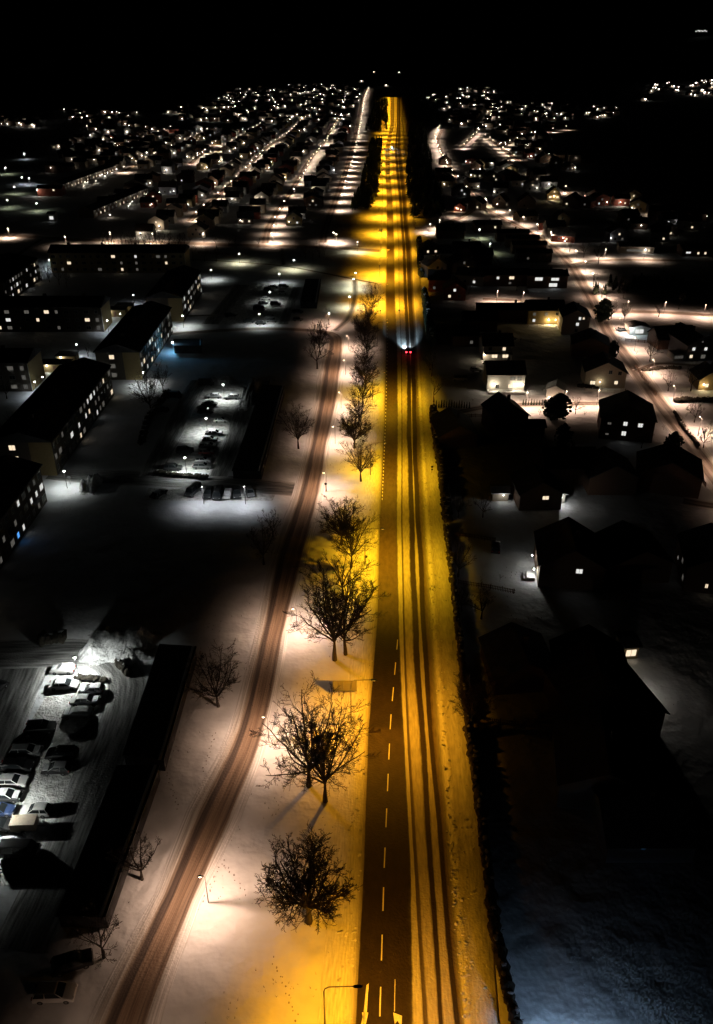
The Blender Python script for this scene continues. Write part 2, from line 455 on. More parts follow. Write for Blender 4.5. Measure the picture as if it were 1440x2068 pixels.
strip('field_road', [(0, 545), (50, 505), (85, 483)], 3, M['path'], step=5)


def zline(p0, p1, k, skew=0):
    pass


# far streets (photo polylines)
SB2 = [(652, 490), (658, 460), (679, 400), (702, 333), (719, 267), (726, 230), (732, 200), (741, 180)]
SC = [(535, 492), (547, 450), (590, 383), (623, 327), (642, 302), (660, 280)]
SD = [(383, 447), (404, 425), (440, 395), (480, 360), (510, 327), (540, 297), (573, 277)]
SE = [(383, 332), (405, 313), (424, 299), (440, 288)]
SR1 = [(893, 262), (885, 280), (887, 296), (900, 325), (928, 362), (946, 386), (958, 400)]
SR2 = [(988, 281), (1027, 310), (1073, 343), (1120, 370), (1160, 397), (1178, 404)]
SR3 = [(965, 415), (990, 428), (1013, 440), (1057, 463), (1117, 500), (1147, 528), (1161, 545), (1178, 575), (1196, 605), (1212, 640), (1234, 680), (1279, 740), (1327, 807), (1384, 882), (1450, 972), (1560, 1120)]
strip('side_street', SB2, [7] * 8, M['lane'], step=8)
strip('residential_street', SC, [7] * 6, M['lane'], step=8)
strip('residential_street', SD, [7] * 7, M['lane'], step=8)
strip('residential_street', SE, [7] * 4, M['lane'], step=8)
strip('residential_street', SR1, [6] * 7, M['lane'], step=6)
strip('residential_street', SR2, [7] * 6, M['lane'], step=8)
strip('residential_street', SR3, [8] * 9 + [7.4] * 7, M['lane'], step=3)
strip('residential_street', [(1160, 534), (1200, 527), (1280, 525), (1440, 528)], 6, M['lane'], step=5)
strip('residential_street', [(1210, 632), (1260, 630), (1350, 632), (1480, 640)], 6, M['lane'], step=4)
strip('residential_street', [(1232, 815), (1150, 816), (1060, 818), (985, 822), (900, 838)], 4.5, M['lane'], step=3)
strip('residential_street', [(975, 604), (1020, 606), (1070, 609), (1140, 612)], 5, M['lane'], step=4)
strip('residential_street', [(950, 482), (962, 488), (978, 500), (1000, 525), (1015, 545)], 6, M['lane'], step=4)
strip('side_street', [(968, 415), (930, 440), (880, 455), (838, 462)], 7, M['lane'], step=5)
strip('driveway', [(1284, 750), (1330, 735), (1400, 738), (1460, 737)], 3, M['lane'], step=3)
strip('driveway', [(868, 600), (885, 592), (905, 588)], 4, M['lane'], step=3)
strip('residential_street', [(1380, 1012), (1440, 1022), (1500, 1024)], 5, M['lane'], step=3)
def far_px(x, Dg): return (PW / 2 + F * x / (Dg * CP + H * SP), y_of(Dg))


FARST = [[far_px(x0 + .027 * (d - 500), d) for d in range(a, b, 80)] for x0, a, b in ((-205, 740, 1180), (-258, 840, 1220), (-101, 1080, 1400), (-51, 1080, 1420), (-152, 900, 1300))]
for q in FARST: strip('residential_street', q, [7] * len(q), M['lane'], step=10)
FARR = [[(1010, 300), (1040, 285), (1085, 270), (1150, 262)], [(930, 300), (960, 270), (985, 240), (990, 215)], [(1130, 412), (1180, 425), (1260, 428), (1330, 432)]]
for q in FARR: strip('residential_street', q, [6] * len(q), M['lane'], step=10)
# trampled car park surfaces
lot = MB()
for k, q in enumerate(([(120, 1362), (235, 1365), (150, 1640), (60, 1790), (-60, 1790), (-60, 1560), (20, 1530), (60, 1460)], [(408, 765), (500, 770), (440, 955), (315, 952)], [(508, 572), (592, 574), (566, 655), (440, 655)], [(300, 986), (560, 990), (550, 1012), (290, 1010)])):
    lot.add([G(x, y, .002 + .001 * k) for x, y in q][::-1], [tuple(range(len(q)))])
struct('car_park_ground', lot.mesh('car_park_ground', M['lot']))


# ------------------------------------------------------------------ lamps
def lamp_light(nm, col, watts, half=72, flat=0.0, soft=.12, blend=1.0, cut=None):
    l = bpy.data.lights.new(nm, 'SPOT'); l.color = col; l.energy = watts; l.spot_size = R(half * 2); l.spot_blend = blend
    l.shadow_soft_size = soft
    if flat:  # street-lamp optics: throws more light outwards than straight down
        l.use_nodes = True; n = l.node_tree.nodes; k = l.node_tree.links; em = n['Emission']
        tc = n.new('ShaderNodeTexCoord'); sp = n.new('ShaderNodeSeparateXYZ'); k.new(tc.outputs['Normal'], sp.inputs[0])
        ab = n.new('ShaderNodeMath'); ab.operation = 'ABSOLUTE'; k.new(sp.outputs[2], ab.inputs[0])
        pw = n.new('ShaderNodeMath'); pw.operation = 'POWER'; pw.inputs[1].default_value = 3; k.new(ab.outputs[0], pw.inputs[0])
        ad = n.new('ShaderNodeMath'); ad.operation = 'ADD'; ad.inputs[1].default_value = flat; k.new(pw.outputs[0], ad.inputs[0])
        iv = n.new('ShaderNodeMath'); iv.operation = 'DIVIDE'; iv.inputs[0].default_value = 1 + flat; k.new(ad.outputs[0], iv.inputs[1])
        out = iv.outputs[0]
        if cut:  # shielded sideways: (ratio where the dimming starts, where it ends, what is left) to the right and to the left
            rt = n.new('ShaderNodeMath'); rt.operation = 'DIVIDE'; k.new(sp.outputs[0], rt.inputs[0]); k.new(ab.outputs[0], rt.inputs[1])
            for sg, (a0, a1, lo) in zip((1, -1), cut):
                mr = n.new('ShaderNodeMapRange'); mr.interpolation_type = 'SMOOTHSTEP'
                mr.inputs[1].default_value = a0 * sg; mr.inputs[2].default_value = a1 * sg
                if sg < 0: mr.inputs[1].default_value, mr.inputs[2].default_value = -a1, -a0
                mr.inputs[3].default_value, mr.inputs[4].default_value = (1, lo) if sg > 0 else (lo, 1)
                k.new(rt.outputs[0], mr.inputs[0])
                mu = n.new('ShaderNodeMath'); mu.operation = 'MULTIPLY'; k.new(out, mu.inputs[0]); k.new(mr.outputs[0], mu.inputs[1]); out = mu.outputs[0]
        k.new(out, em.inputs['Strength'])
    return l


L_hw = lamp_light('sodium', (1, .5, .010), 7600, 84, .13, cut=((1.45, 2.3, .03), (.9, 2.1, .12)))
L_hwo = lamp_light('sodium_orange', (1, .385, .012), 6800, 84, .13, cut=((1.45, 2.3, .03), (.9, 2.1, .12)))
L_hwf = lamp_light('sodium_far', (1, .425, .012), 18500, 80, .16, cut=((1.9, 3.0, .04), (1.3, 2.8, .08)))
L_st = lamp_light('street', (1, .62, .41), 2300, 83, .12, cut=((1.9, 4.0, .05), (2.4, 4.6, .1)))
L_sr = lamp_light('street_right', (1, .62, .42), 2900, 78, .3)
L_stf = lamp_light('street_far', (1, .68, .46), 3500, 77, .4)
L_pk = lamp_light('park', (.95, 1, .92), 1300, 74, .35)
L_p1 = lamp_light('park_near', (.97, 1, .92), 2900, 81, .1)
L_pr = lamp_light('park_row', (.95, .98, 1), 800, 72, .5)
L_p2 = lamp_light('park_mid', (.95, 1, .93), 2200, 73, .3)
L_pb = lamp_light('park_blue', (.86, .94, 1), 500, 73, .35)
L_gr = lamp_light('green', (.92, 1, .5), 500, 74, .6); L_gr.spot_blend = 1
L_gf = lamp_light('field_green', (.9, 1, .58), 420, 80, .5); L_gf.spot_blend = 1
L_cr = lamp_light('cream', (1, .93, .58), 1900, 80, .3)


def lamp_proto(kind, light, lens, far=False, bare=False):
    """street lamp standing at the origin, arm towards +x"""
    t = thing('street_lamp', 'lamp', 'street lamp')
    n = 5 if far else 8
    if kind == 'highway':
        h, a = 8.6, 3.4
        t['label'] = 'highway lamp'
        ob('pole', MB().tube([(0, 0, 0), (0, 0, 3), (0, 0, h - .8), (.12, 0, h - .3), (.5, 0, h), (a - .5, 0, h + .12)], [.11, .09, .07, .06, .055, .05], n).mesh('pole', M['metal']), t)
        ob('lamp_head', MB().blob((a, 0, h + .12), (.55, .2, .12), 8, 4).mesh('lamp_head', M['darkmetal'], True), t)
        ob('lens', MB().blob((a, 0, h + .02), (.3, .14, .05), 8, 3).mesh('lens', M['lens_orange'], True), t)
        lx, lz = a, h - .12
    elif kind == 'street':
        h, a = 4.9, .55
        ob('pole', MB().tube([(0, 0, 0), (0, 0, 2), (0, 0, h - .2), (.1, 0, h), (.3, 0, h + .04)], [.07, .06, .045, .04, .035], n).mesh('pole', M['metal']), t)
        ob('lamp_head', MB().blob((a, 0, h + .05), (.36, .16, .09), 8, 4).mesh('lamp_head', M['metal'], True), t)
        r = .2 if not far else .34
        ob('lens', MB().blob((a, 0, h - .04), (r, r * .7, .09 if not far else .26), 8, 4).mesh('lens', lens, True), t)
        lx, lz = a, h - (.2 if not far else .4)
    else:
        h = 4.6
        ob('pole', MB().tube([(0, 0, 0), (0, 0, h - .3)], [.06, .045], n).mesh('pole', M['darkmetal']), t)
        ob('lamp_head', MB().tube([(0, 0, h + .12), (0, 0, h + .25)], [.3, .12], 8).mesh('lamp_head', M['darkmetal']), t)
        ob('lens', MB().blob((0, 0, h - .08), (.22, .22, .2), 8, 5).mesh('lens', lens, True), t)
        lx, lz = 0, h - .35
    if light and not bare:
        lo = ob('lamp_light', light, t, (lx, 0, lz))
    return t


_used = {}


def place_lamp(key, maker, loc, rz, label, group):
    if key not in _used:
        t = _used[key] = maker(); t.location = loc; t.rotation_euler = (0, 0, rz); t['label'] = label; t['group'] = group; return t
    return dup(_used[key], loc, rz, label, group)


def hw(x, y, label, far=False, lit=True, D=None, orange=False):
    loc = G(x, y) if D is None else Vector((x, D, 0))
    return place_lamp(('hw', far, lit, orange), lambda: lamp_proto('highway', L_hwf if far else (L_hwo if orange else L_hw), None, far, not lit), loc, 0, label, 'lamps along the main road')


hw(657, 2090, 'tall curved-arm lamp nearest the turn arrows, cut off by the bottom of the photo', orange=True)
hw(709, 1461, 'tall curved-arm lamp beside the large road sign seen from behind', orange=True)
hw(737, 1143, 'tall curved-arm lamp beside the clump of bare trees, small box on its pole')
hw(748, 960, 'tall curved-arm lamp beside the last big verge tree before the sign with two discs')
hw(752, 808, 'tall curved-arm lamp behind the dense row of bare trees')
hw(762, 700, 'unlit tall curved-arm lamp on the verge level with the driving car', lit=False)
zc = 330.0; k = 0
while zc < 1790:
    y = YH + F * H / CP / zc
    d, cols = road_row(y)
    k += 1
    hw(cols[4] - 3.2, 0, 'distant curved-arm sodium lamp in the orange row running to the horizon', True, D=d)
    zc += 42 if zc < 450 else 46


def st(x, y, rz, label, group, kind='street', light=None, lens='lens_warm', far=False, xy=None):
    light = light or (L_stf if far else L_st)
    loc = G(x, y) if xy is None else xy
    return place_lamp((kind, light.name, lens, far), lambda: lamp_proto(kind, light, M['lens_warm_far' if far and lens == 'lens_warm' else lens], far), loc, rz, label, group)


gS = 'lamps on the right of the side street'
for x, y, lb in ((227, 2330, 'short street lamp just below the bottom edge of the photo'), (421, 1823, 'short street lamp with a long shadow across the snow, nearest lamp of the side street'),
                 (543, 1497, 'short street lamp left of the twin-trunk bare trees'),
                 (600, 1274, 'short street lamp by the tree pair, its shadow reaching the trunks'),
                 (659, 992, 'short street lamp with a round sign on its pole, opposite the car park road'),
                 (677, 896, 'short street lamp opposite the lone roadside tree'),
                 (689, 824, 'short street lamp on the bright snow beside the dense tree row'),
                 (698, 757, 'short street lamp just below the bend of the side street'),
                 (704, 706, 'short street lamp at the top bend of the side street')):
    st(x, y, math.pi, lb, gS)
gP = 'lamps along the footpaths of the open snow field'
for x, y, lb in ((706, 622, 'path lamp beside the curving footpath'), (714, 585, 'path lamp where two footpaths meet, lower one'), (718, 572, 'path lamp where two footpaths meet, upper one'),
                 (594, 545, 'path lamp above the dark footpath in the snow field'), (484, 532, 'path lamp on the open snow right of the flats')):
    st(x, y, 0, lb, gP, 'park', L_cr, 'lens_cool')
st(665, 657, 0, 'unlit thin lamp beside a small sapling', gP, 'park', None, 'lens_cool').children
gC = 'white lamps of the car parks and flats'
for x, y, lb in ((160, 1371, 'white lamp at the head of the nearest car park'), (453, 806, 'white lamp between two white parked cars'), (419, 876, 'white lamp above the packed column of parked cars'),
                 (377, 958, 'white lamp at the car park hedge beside the crossing road'), (136, 986, 'white lamp by the ploughed snow heap near the flats'), (565, 574, 'white lamp at the top end of the farthest car park'),
                 (546, 612, 'white lamp in the middle of the farthest car park'), (525, 658, 'white lamp at the bottom end of the farthest car park'), (293, 780, 'lamp below the gable of the middle block'),
                 (371, 662, 'lamp above the blue-lit patch of snow'), (428, 566, 'lamp right of the farthest slanted block'), (-22, 1665, 'white lamp just left of the photo lighting the white sedan')):
    st(x, y, 0, lb, gC, 'park', L_p1 if x in (160, -22) else (L_p2 if 370 < x < 460 and y > 790 else L_pk), 'lens_cool')
for x, y, lb in ((412, 1018, 'thin lamp post before the tight row of cars, left of two'), (496, 1018, 'thin lamp post before the tight row of cars, right of two')):
    st(x, y, -math.pi / 2, lb, gC, 'street', L_pr, 'lens_cool')
for x, y, lb in ((159, 722, 'lamp on the courtyard path beside a small bare bush'), (76, 800, 'courtyard lamp, lower of the two by the yellow gable'), (91, 790, 'courtyard lamp, upper of the two by the yellow gable'),
                 (246, 658, 'courtyard lamp beneath the snow covered shed steps'), (272, 618, 'courtyard lamp right of the shed roofs'), (220, 672, 'low courtyard lamp at the foot of the yellow gable'),
                 (107, 534, 'courtyard lamp behind bare bushes, upper of two'), (103, 545, 'courtyard lamp behind bare bushes, lower of two'), (60, 560, 'courtyard lamp by the bright snow at the left block')):
    st(x, y, 0, lb, gC, 'park', L_pb, 'lens_cool')


def along(pts, sp, off=0.0, start=0.0):
    P = [G(*p) for p in pts]; out = []; need = start
    for a, b in zip(P, P[1:]):
        L = (b - a).length; d = (b - a).normalized(); nrm = Vector((d.y, -d.x, 0))
        while need <= L:
            out.append((a + d * need + nrm * off, math.atan2(d.y, d.x))); need += sp
        need -= L
    return out


def lampline(pts, sp, off, label, group, far=True, light=None, lens='lens_warm', start=0.0, facing=1):
    for p, a in along(pts, sp, off, start):
        if rnd.random() < .12: continue
        p = p + Vector((rnd.uniform(-.8, .8), rnd.uniform(-4, 4), 0))
        st(0, 0, a + facing * math.pi / 2, label, group, 'street', light, lens, far, xy=p)


lampline(SB2, 33, 5.5, 'distant lamp in the row right of the long straight side street', 'lamps of the far side street')
lampline(SC, 27, 4.5, 'distant lamp on the first lit residential street left of the straight side street', 'lamps of the first residential street')
lampline(SD, 27, 4.5, 'distant lamp on the second lit residential street among the houses', 'lamps of the second residential street')
lampline(SE, 27, 4.5, 'distant lamp on the short lit street stub far left among houses', 'lamps of the third residential street')
lampline(SR1, 20, 4, 'distant lamp on the curved crescent street right of the main road', 'lamps of the crescent')
lampline(SR2, 34, 4.5, 'distant lamp on the slanting street leading right over the hill foot', 'lamps of the slanting street')
for q in FARST: lampline(q, 34, 4.5, 'distant lamp on one of the farthest residential streets on the left', 'lamps of the farthest streets on the left')
for q in FARR: lampline(q, 36, 4.5, 'distant lamp on one of the faint farther streets on the right', 'lamps of the faint streets on the right')
nb = 0
for p, a in along(SR3, 23, -4.2, 4):
    nb += 1
    near = p.y < 340
    st(0, 0, a - math.pi / 2, 'lamp along the diagonal street on the right between the gabled houses' if near else 'far lamp on the upper half of the diagonal street on the right',
       'lamps of the diagonal street', 'street', L_sr if near else L_stf, 'lens_warm', not near, xy=p)
for x, y in ((135, 497), (310, 490), (412, 492), (552, 494), (722, 508), (680, 492), (20, 480), (225, 488)):
    st(x, y, -math.pi / 2, 'lamp along the cross street in front of the housing area', 'lamps of the cross street', 'street', L_stf if x not in (722,) else L_cr, 'lens_warm', True)
for x, y in ((1220, 524), (1300, 524), (1265, 632), (1340, 634), (1420, 640), (1140, 820), (1062, 822), (1205, 818), (1003, 610), (1055, 613), (887, 462), (868, 470), (930, 440), (1180, 405), (1240, 410)):
    st(x, y, -math.pi / 2, 'lamp on a small lane among the houses right of the main road', 'lamps of the small lanes', 'street', L_sr if y > 600 else L_stf, 'lens_warm', y < 600)
for x, y in ((967, 482), (988, 512)):
    st(x, y, -math.pi / 2, 'greenish lamp on the short curved lane between dark roofs', 'greenish lane lamps', 'street', L_gr, 'lens_cool', True)
for x, y, l in ((12, 352, L_gf), (30, 392, L_gf), (75, 427, L_gf), (16, 420, L_gf), (50, 322, L_pb), (45, 372, L_pb), (60, 374, L_pb)):
    o = st(x, y, 0, 'floodlight over the dark sports field far left', 'floodlights of the sports field', 'street', l, 'lens_cool', True)
# a cool lamp on the empty ground just outside the lower right corner
st(1150, 2260, 0, 'bluish lamp lighting the empty snow outside the bottom edge', gC, 'park', lamp_light('yard', (.45, .68, 1), 3000, 86, .14), 'lens_cool')

# ------------------------------------------------------------------ trees
def bare_tree_meshes(seed, h=11.0, spread=.75, n1=7, dens=1.0, trunk=.22, tk=.2, lean=.0, ratio=.38):
    rn = random.Random(seed); T = MB(); K = MB()

    def path(p, d, L, n, wob, lift):
        pts = [p.copy()]; d = d.copy()
        for i in range(n):
            d = (d + Vector((rn.uniform(-1, 1), rn.uniform(-1, 1), rn.uniform(-1, 1))) * wob + Vector((0, 0, lift))).normalized()
            p = p + d * L / n; pts.append(p.copy())
        return pts, d

    def rdir(d, ang):
        a = d.cross(Vector((rn.uniform(-1, 1), rn.uniform(-1, 1), rn.uniform(-1, 1)))).normalized()
        return (Matrix.Rotation(ang, 3, a) @ d).normalized()

    def grow(p, d, L, r, lev):
        n = [3, 6, 4, 3, 2][lev]
        pts, de = path(p, d, L, n, [.06, .16, .2, .24, .3][lev], [.0, .07, .06, .03, 0][lev])
        rads = [max(.011, r * (1 - .7 * i / n)) for i in range(n + 1)]
        (T if lev < 2 else K).tube(pts, rads, 6 if lev < 1 else (5 if lev < 2 else 3), cap=False)
        if lev >= 4: return
        kids = [0, 8, 7, 5][lev] if lev else n1
        kids = max(2, int(kids * dens + rn.random()))
        for k in range(kids):
            t = ([0, .12, .2, .2][lev] + .8 * (k + rn.random()) / kids) if lev else (.7 + .3 * rn.random())
            t = min(t, .999)
            seg = min(int(t * n), n - 1); f = t * n - seg
            q = pts[seg].lerp(pts[seg + 1], f)
            ang = rn.uniform(.25, 1.0) * spread if lev == 0 else rn.uniform(.45, 1.05)
            if lev == 0:  # limbs fan out evenly round the trunk
                fr = (k + .5) / kids; ang = (.08 + 1.1 * fr) * spread * rn.uniform(.9, 1.1); az = k * 2.4 + rn.uniform(-.3, .3)
                dd = Vector((math.sin(ang) * math.cos(az), math.sin(ang) * math.sin(az), math.cos(ang)))
            else: dd = rdir((pts[seg + 1] - pts[seg]).normalized(), ang)
            if dd.z < -.15: dd.z *= -.3; dd.normalize()
            l2 = L * [2.9, .46, .5, .5][lev] * rn.uniform(.75, 1.15) * (1 - .4 * t if lev else 1 - .28 * ang)
            grow(q, dd, l2, rads[seg] * [.7, .5, .5, .5][lev], lev + 1)
    grow(Vector((0, 0, -.1)), Vector((lean, 0, 1)), h * trunk, tk, 0)
    zm = max(v[2] for v in K.v); s = h / zm
    rr = sorted(math.hypot(v[0], v[1]) for v in K.v)[int(len(K.v) * .985)]; q = h * ratio / rr
    for B in (T, K): B.v = [(x * q, y * q, z * s) for x, y, z in B.v]
    return T.mesh('trunk', M['bark']), K.mesh('crown', M['bark'])


BT = [bare_tree_meshes(11, 11, .95, 12, 1.15, .17, .24), bare_tree_meshes(23, 12, .9, 10, 1.1, .2, .23), bare_tree_meshes(31, 11, 1.05, 10, 1.0, .2, .21), bare_tree_meshes(47, 8, .9, 8, .85, .2, .17), bare_tree_meshes(59, 8, 1.0, 8, .8, .18, .16)]
BTS = [bare_tree_meshes(71, 7, .8, 6, .6, tk=.16), bare_tree_meshes(83, 7, .9, 6, .58, tk=.16)]


def bare_tree(x, y, hpx, var, label, group=None, xy=None, wide=1.0, h=None):
    p = G(x, y) if xy is None else Vector(xy)
    base_h = [11, 12, 11, 8, 8][var] if var < 5 else 7
    if h is None:
        zc = p.y * CP + H * SP
        # height from the photo: top row y - hpx
        q = y - hpx; dx = (q - PH / 2) / F
        h = H - p.y * (SP + dx * CP) / (CP - dx * SP)
    t = thing('bare_tree', label, 'tree', p, rnd.uniform(0, 6.28), group)
    s = h / base_h; t.scale = (s * wide, s * wide, s)
    me = BT[var] if var < 5 else BTS[var - 5]
    ob('trunk', me[0], t); ob('crown', me[1], t)
    return t


gv = 'bare trees on the verge between the two roads'
bare_tree(624, 1862, 196, 0, 'dense broad bare tree standing alone, nearest of the verge trees', gv, wide=1.0)
bare_tree(657, 1619, 214, 1, 'bare tree of the near pair, right trunk, tallest crown with bird nest', gv)
nt_ = [o for o in C.objects if o.name.startswith('bare_tree')][-1]
ob('nest', MB().blob((.9, .5, 8.2), (.42, .42, .3), 8, 5, jit=.2).mesh('nest', M['bark']), nt_)
bare_tree(624, 1588, 185, 2, 'bare tree of the near pair, left trunk, wide drooping side', gv, wide=1.1)
bare_tree(676, 1333, 215, 1, 'tall bare tree above the road sign, left of its pair', gv, wide=1.1)
bare_tree(698, 1322, 165, 2, 'slimmer bare tree above the road sign, right of its pair', gv)
bare_tree(694, 1210, 125, 4, 'small bare tree tucked behind the tall pair above the sign', gv)
bare_tree(709, 1146, 125, 1, 'bare tree casting fan-shaped shadows onto the snow by the lamp', gv, wide=1.1)
bare_tree(690, 1100, 98, 0, 'rounded bare tree with an even fan crown, right of the dark street stretch', gv, wide=1.3)
bare_tree(729, 972, 100, 1, 'bare tree with a bent trunk at the end of the dense verge row', gv, wide=1.15)
for i, (x, y, h) in enumerate(((716, 905, 95), (724, 862, 90), (732, 822, 85), (738, 785, 80), (734, 752, 78), (742, 722, 74), (736, 690, 70), (745, 662, 68), (750, 634, 66))):
    bare_tree(x, y, h, i % 3, ['bare tree in the dense verge row where the crowns merge', 'bare tree in the dense verge row where the crowns merge'][i % 2], gv, wide=1.1)
gl = 'bare trees left of the side street'
bare_tree(603, 906, 100, 1, 'lone bare tree beside the street, shadow pointing to the garage roof', gl)
bare_tree(641, 745, 98, 3, 'bare tree left of the street bend, lower of two', gl)
bare_tree(647, 716, 75, 2, 'bare tree left of the street bend, upper of two', gl)
bare_tree(664, 655, 34, 5, 'tiny sapling beside the unlit thin lamp', gl)
bare_tree(533, 1140, 105, 3, 'dim bare tree at the edge of the dark field, lower of two', gl)
bare_tree(551, 1085, 62, 4, 'dim bare tree at the edge of the dark field, upper of two', gl)
bare_tree(441, 1427, 118, 2, 'bare tree with many spreading limbs right of the garage end', gl, wide=1.15)
bare_tree(287, 1776, 100, 3, 'bare tree forked low beside the long garage roof', gl, wide=1.2)
bare_tree(210, 1934, 95, 4, 'bare tree between the parked cars and the street, nearest to the white hatchback', gl, wide=1.15)
bare_tree(307, 835, 92, 2, 'bare tree in front of the gable of the middle block, left of two', gl, wide=1.2)
bare_tree(330, 792, 70, 3, 'bare tree in front of the gable of the middle block, right of two', gl)
bare_tree(14, 805, 55, 3, 'bare tree at the left edge by the courtyard', gl)
bare_tree(178, 720, 28, 5, 'small bare bush tree beside the courtyard lamp', gl)
bare_tree(22, 860, 30, 6, 'low bushy bare tree behind the lower block roof', gl)
gf = 'bare trees beyond the flats'
for i, (x, y, h) in enumerate(((390, 527, 34), (413, 528, 36), (437, 528, 30), (437, 500, 34), (477, 502, 32), (462, 498, 30), (617, 522, 30), (632, 524, 32), (645, 521, 34), (655, 515, 28), (606, 518, 20), (523, 497, 22), (712, 430, 15), (765, 428, 14), (838, 465, 22),
                               (120, 575, 40), (100, 570, 36), (85, 568, 34), (135, 580, 32))):
    bare_tree(x, y, h, 5 + i % 2, 'small bare tree in the light of the cross street' if i < 7 else ('bare bush tree at the corner of the housing area' if i < 15 else 'bare tree in the far courtyard'), gf if i < 7 else ('corner bushes' if i < 15 else 'far courtyard trees'))
for i in range(26):
    bare_tree(205 + i * 7 + rnd.uniform(-3, 3), 497 + rnd.uniform(-3, 4), rnd.uniform(22, 40), 5 + i % 2, 'bare tree in the dark row behind the far long block', 'tree row behind the far block')
gr = 'bare trees in the gardens right of the main road'
for i, (x, y, h, v, lb) in enumerate(((925, 1165, 100, 3, 'bare garden tree pressed against the roadside hedge by the lit yard'), (932, 1235, 60, 4, 'bare garden tree lower down the roadside hedge'),
                                      (972, 1250, 85, 3, 'bare garden tree standing off the hedge below the lit yard'), (950, 1470, 130, 1, 'tall thin bare tree above the hedge corner'),
                                      (925, 1045, 60, 3, 'dark garden tree by the upper hedge'), (975, 1045, 60, 4, 'dark garden tree left of the small lit porch'), (876, 812, 60, 5, 'thin tree in the upper hedge'), (872, 760, 50, 5, 'thin tree above the car in the drive'),
                                      (1349, 790, 50, 4, 'fruit tree on the snow across from the beige house'), (1312, 730, 60, 3, 'bare tree before the blue-grey house veranda'), (1395, 790, 70, 4, 'bare tree beside the yellow house'),
                                      (1402, 853, 55, 3, 'bare tree below the clipped hedge'), (1207, 801, 32, 6, 'small bare tree below the beige gable'), (1162, 836, 40, 4, 'bare tree beside the lit lane'), (1234, 644, 40, 2, 'bare tree on the lit snow, left of two'),
                                      (1260, 647, 38, 1, 'bare tree on the lit snow, right of two'), (1295, 905, 50, 4, 'bare tree before the three-window gable'), (1420, 905, 60, 3, 'dark bare tree near the right edge'),
                                      (1330, 640, 30, 5, 'thin tree behind the garage'), (1440, 700, 40, 4, 'tree at the right edge by the blue-grey gable'))):
    bare_tree(x, y, h, v, lb, gr)
for i in range(22):
    bare_tree(880 + rnd.uniform(-25, 560), 540 + rnd.uniform(-60, 90), rnd.uniform(25, 45), 5 + i % 2, 'bare garden tree lost among dark houses right of the road', 'dim garden trees')


# conifers: layered ragged cones
def conifer_mesh(seed, h=9, r=2.2, layers=9, seg=9):
    rn = random.Random(seed); B = MB()
    for i in range(layers):
        z = h * (.08 + .9 * i / layers); rr = r * (1 - i / layers) ** .8 + .12
        o = len(B.v); B.v.append((0, 0, z + h / layers * 1.3))
        n = seg * 2
        for k in range(n):
            a = 2 * math.pi * k / n; q = rr * (rn.uniform(.75, 1.1) if k % 2 else rn.uniform(.4, .6))
            B.v.append((q * math.cos(a), q * math.sin(a), z - (.3 if k % 2 else -.1) + rn.uniform(-.1, .1)))
        for k in range(n): B.f.append((o, o + 1 + k, o + 1 + (k + 1) % n)); B.mi.append(0)
    return B.mesh('crown', M['dark_leaf'])


CON = [conifer_mesh(5), conifer_mesh(6, 10, 2.6), conifer_mesh(8, 3.0, .55, 6, 5)]
def evergreen_mesh(seed, h=9, r=3.0):
    rn = random.Random(seed); B = MB()
    for i in range(170):
        z = rn.random(); rr = r * math.sin(math.pi * min(1, .12 + z * .88)) ** .6 * rn.uniform(.45, 1.05); a = rn.uniform(0, 6.28)
        B.blob((rr * math.cos(a), rr * math.sin(a), h * (.08 + .88 * z)), (rn.uniform(.3, .6), rn.uniform(.3, .6), rn.uniform(.25, .6)), 5, 3, jit=.35, rn=rn)
    for k in range(5): B.blob((0, 0, h * (.2 + .15 * k)), (r * .62 * math.sin(math.pi * (.25 + .13 * k)), r * .62 * math.sin(math.pi * (.25 + .13 * k)), h * .13), 9, 5, jit=.2, rn=rn)
    return B.mesh('crown', M['dark_leaf'])


CON[0] = evergreen_mesh(5); CON[1] = evergreen_mesh(6, 10, 3.4)
TRK_ = MB().tube([(0, 0, 0), (0, 0, 2.5)], [.2, .12], 6).mesh('trunk', M['bark'])


def conifer(x, y, h, v, label, group, xy=None, wide=1.0):
    p = G(x, y) if xy is None else Vector(xy); b = [9, 10, 3][v]
    t = thing('conifer' if v < 2 else 'clipped_conifer', label, 'tree' if v < 2 else 'shrub', p, rnd.uniform(0, 6.28), group); s = h / b; t.scale = (s * wide, s * wide, s)
    ob('crown', CON[v], t); ob('trunk', TRK_, t, sc=(.4, .4, .4) if v == 2 else None)


gcf = 'dark conifers between the houses on the right'
conifer(1125, 848, 8, 0, 'dark conifer beside the lane, left of the three-window gable', gcf, wide=1.3)
conifer(1112, 842, 6, 1, 'shorter dark conifer leaning on the lane-side conifer', gcf, wide=1.3)
conifer(1216, 650, 9, 0, 'dark conifer at the street corner by the tall beige gable', gcf, wide=1.2)
conifer(1236, 722, 6, 0, 'small dark conifer at the kerb of the diagonal street', gcf)
conifer(1357, 915, 6, 1, 'dark conifer behind the big dark roof by the diagonal street', gcf, wide=1.2)
conifer(1135, 905, 7, 1, 'dark conifer below the lit lane', gcf)
for k in range(15):
    conifer(876 + k * 5.1, 823 + k * .15, 2.3 + rnd.uniform(-.3, .3), 2, 'slim clipped conifer in the straight row beside the drive', 'row of clipped conifers by the drive')
for k in range(9):
    conifer(1056 + k * 5.5, 818 + k * .1, 2.0 + rnd.uniform(-.3, .3), 2, 'slim clipped conifer in the short row behind the lit lane', 'short conifer row at the lane')


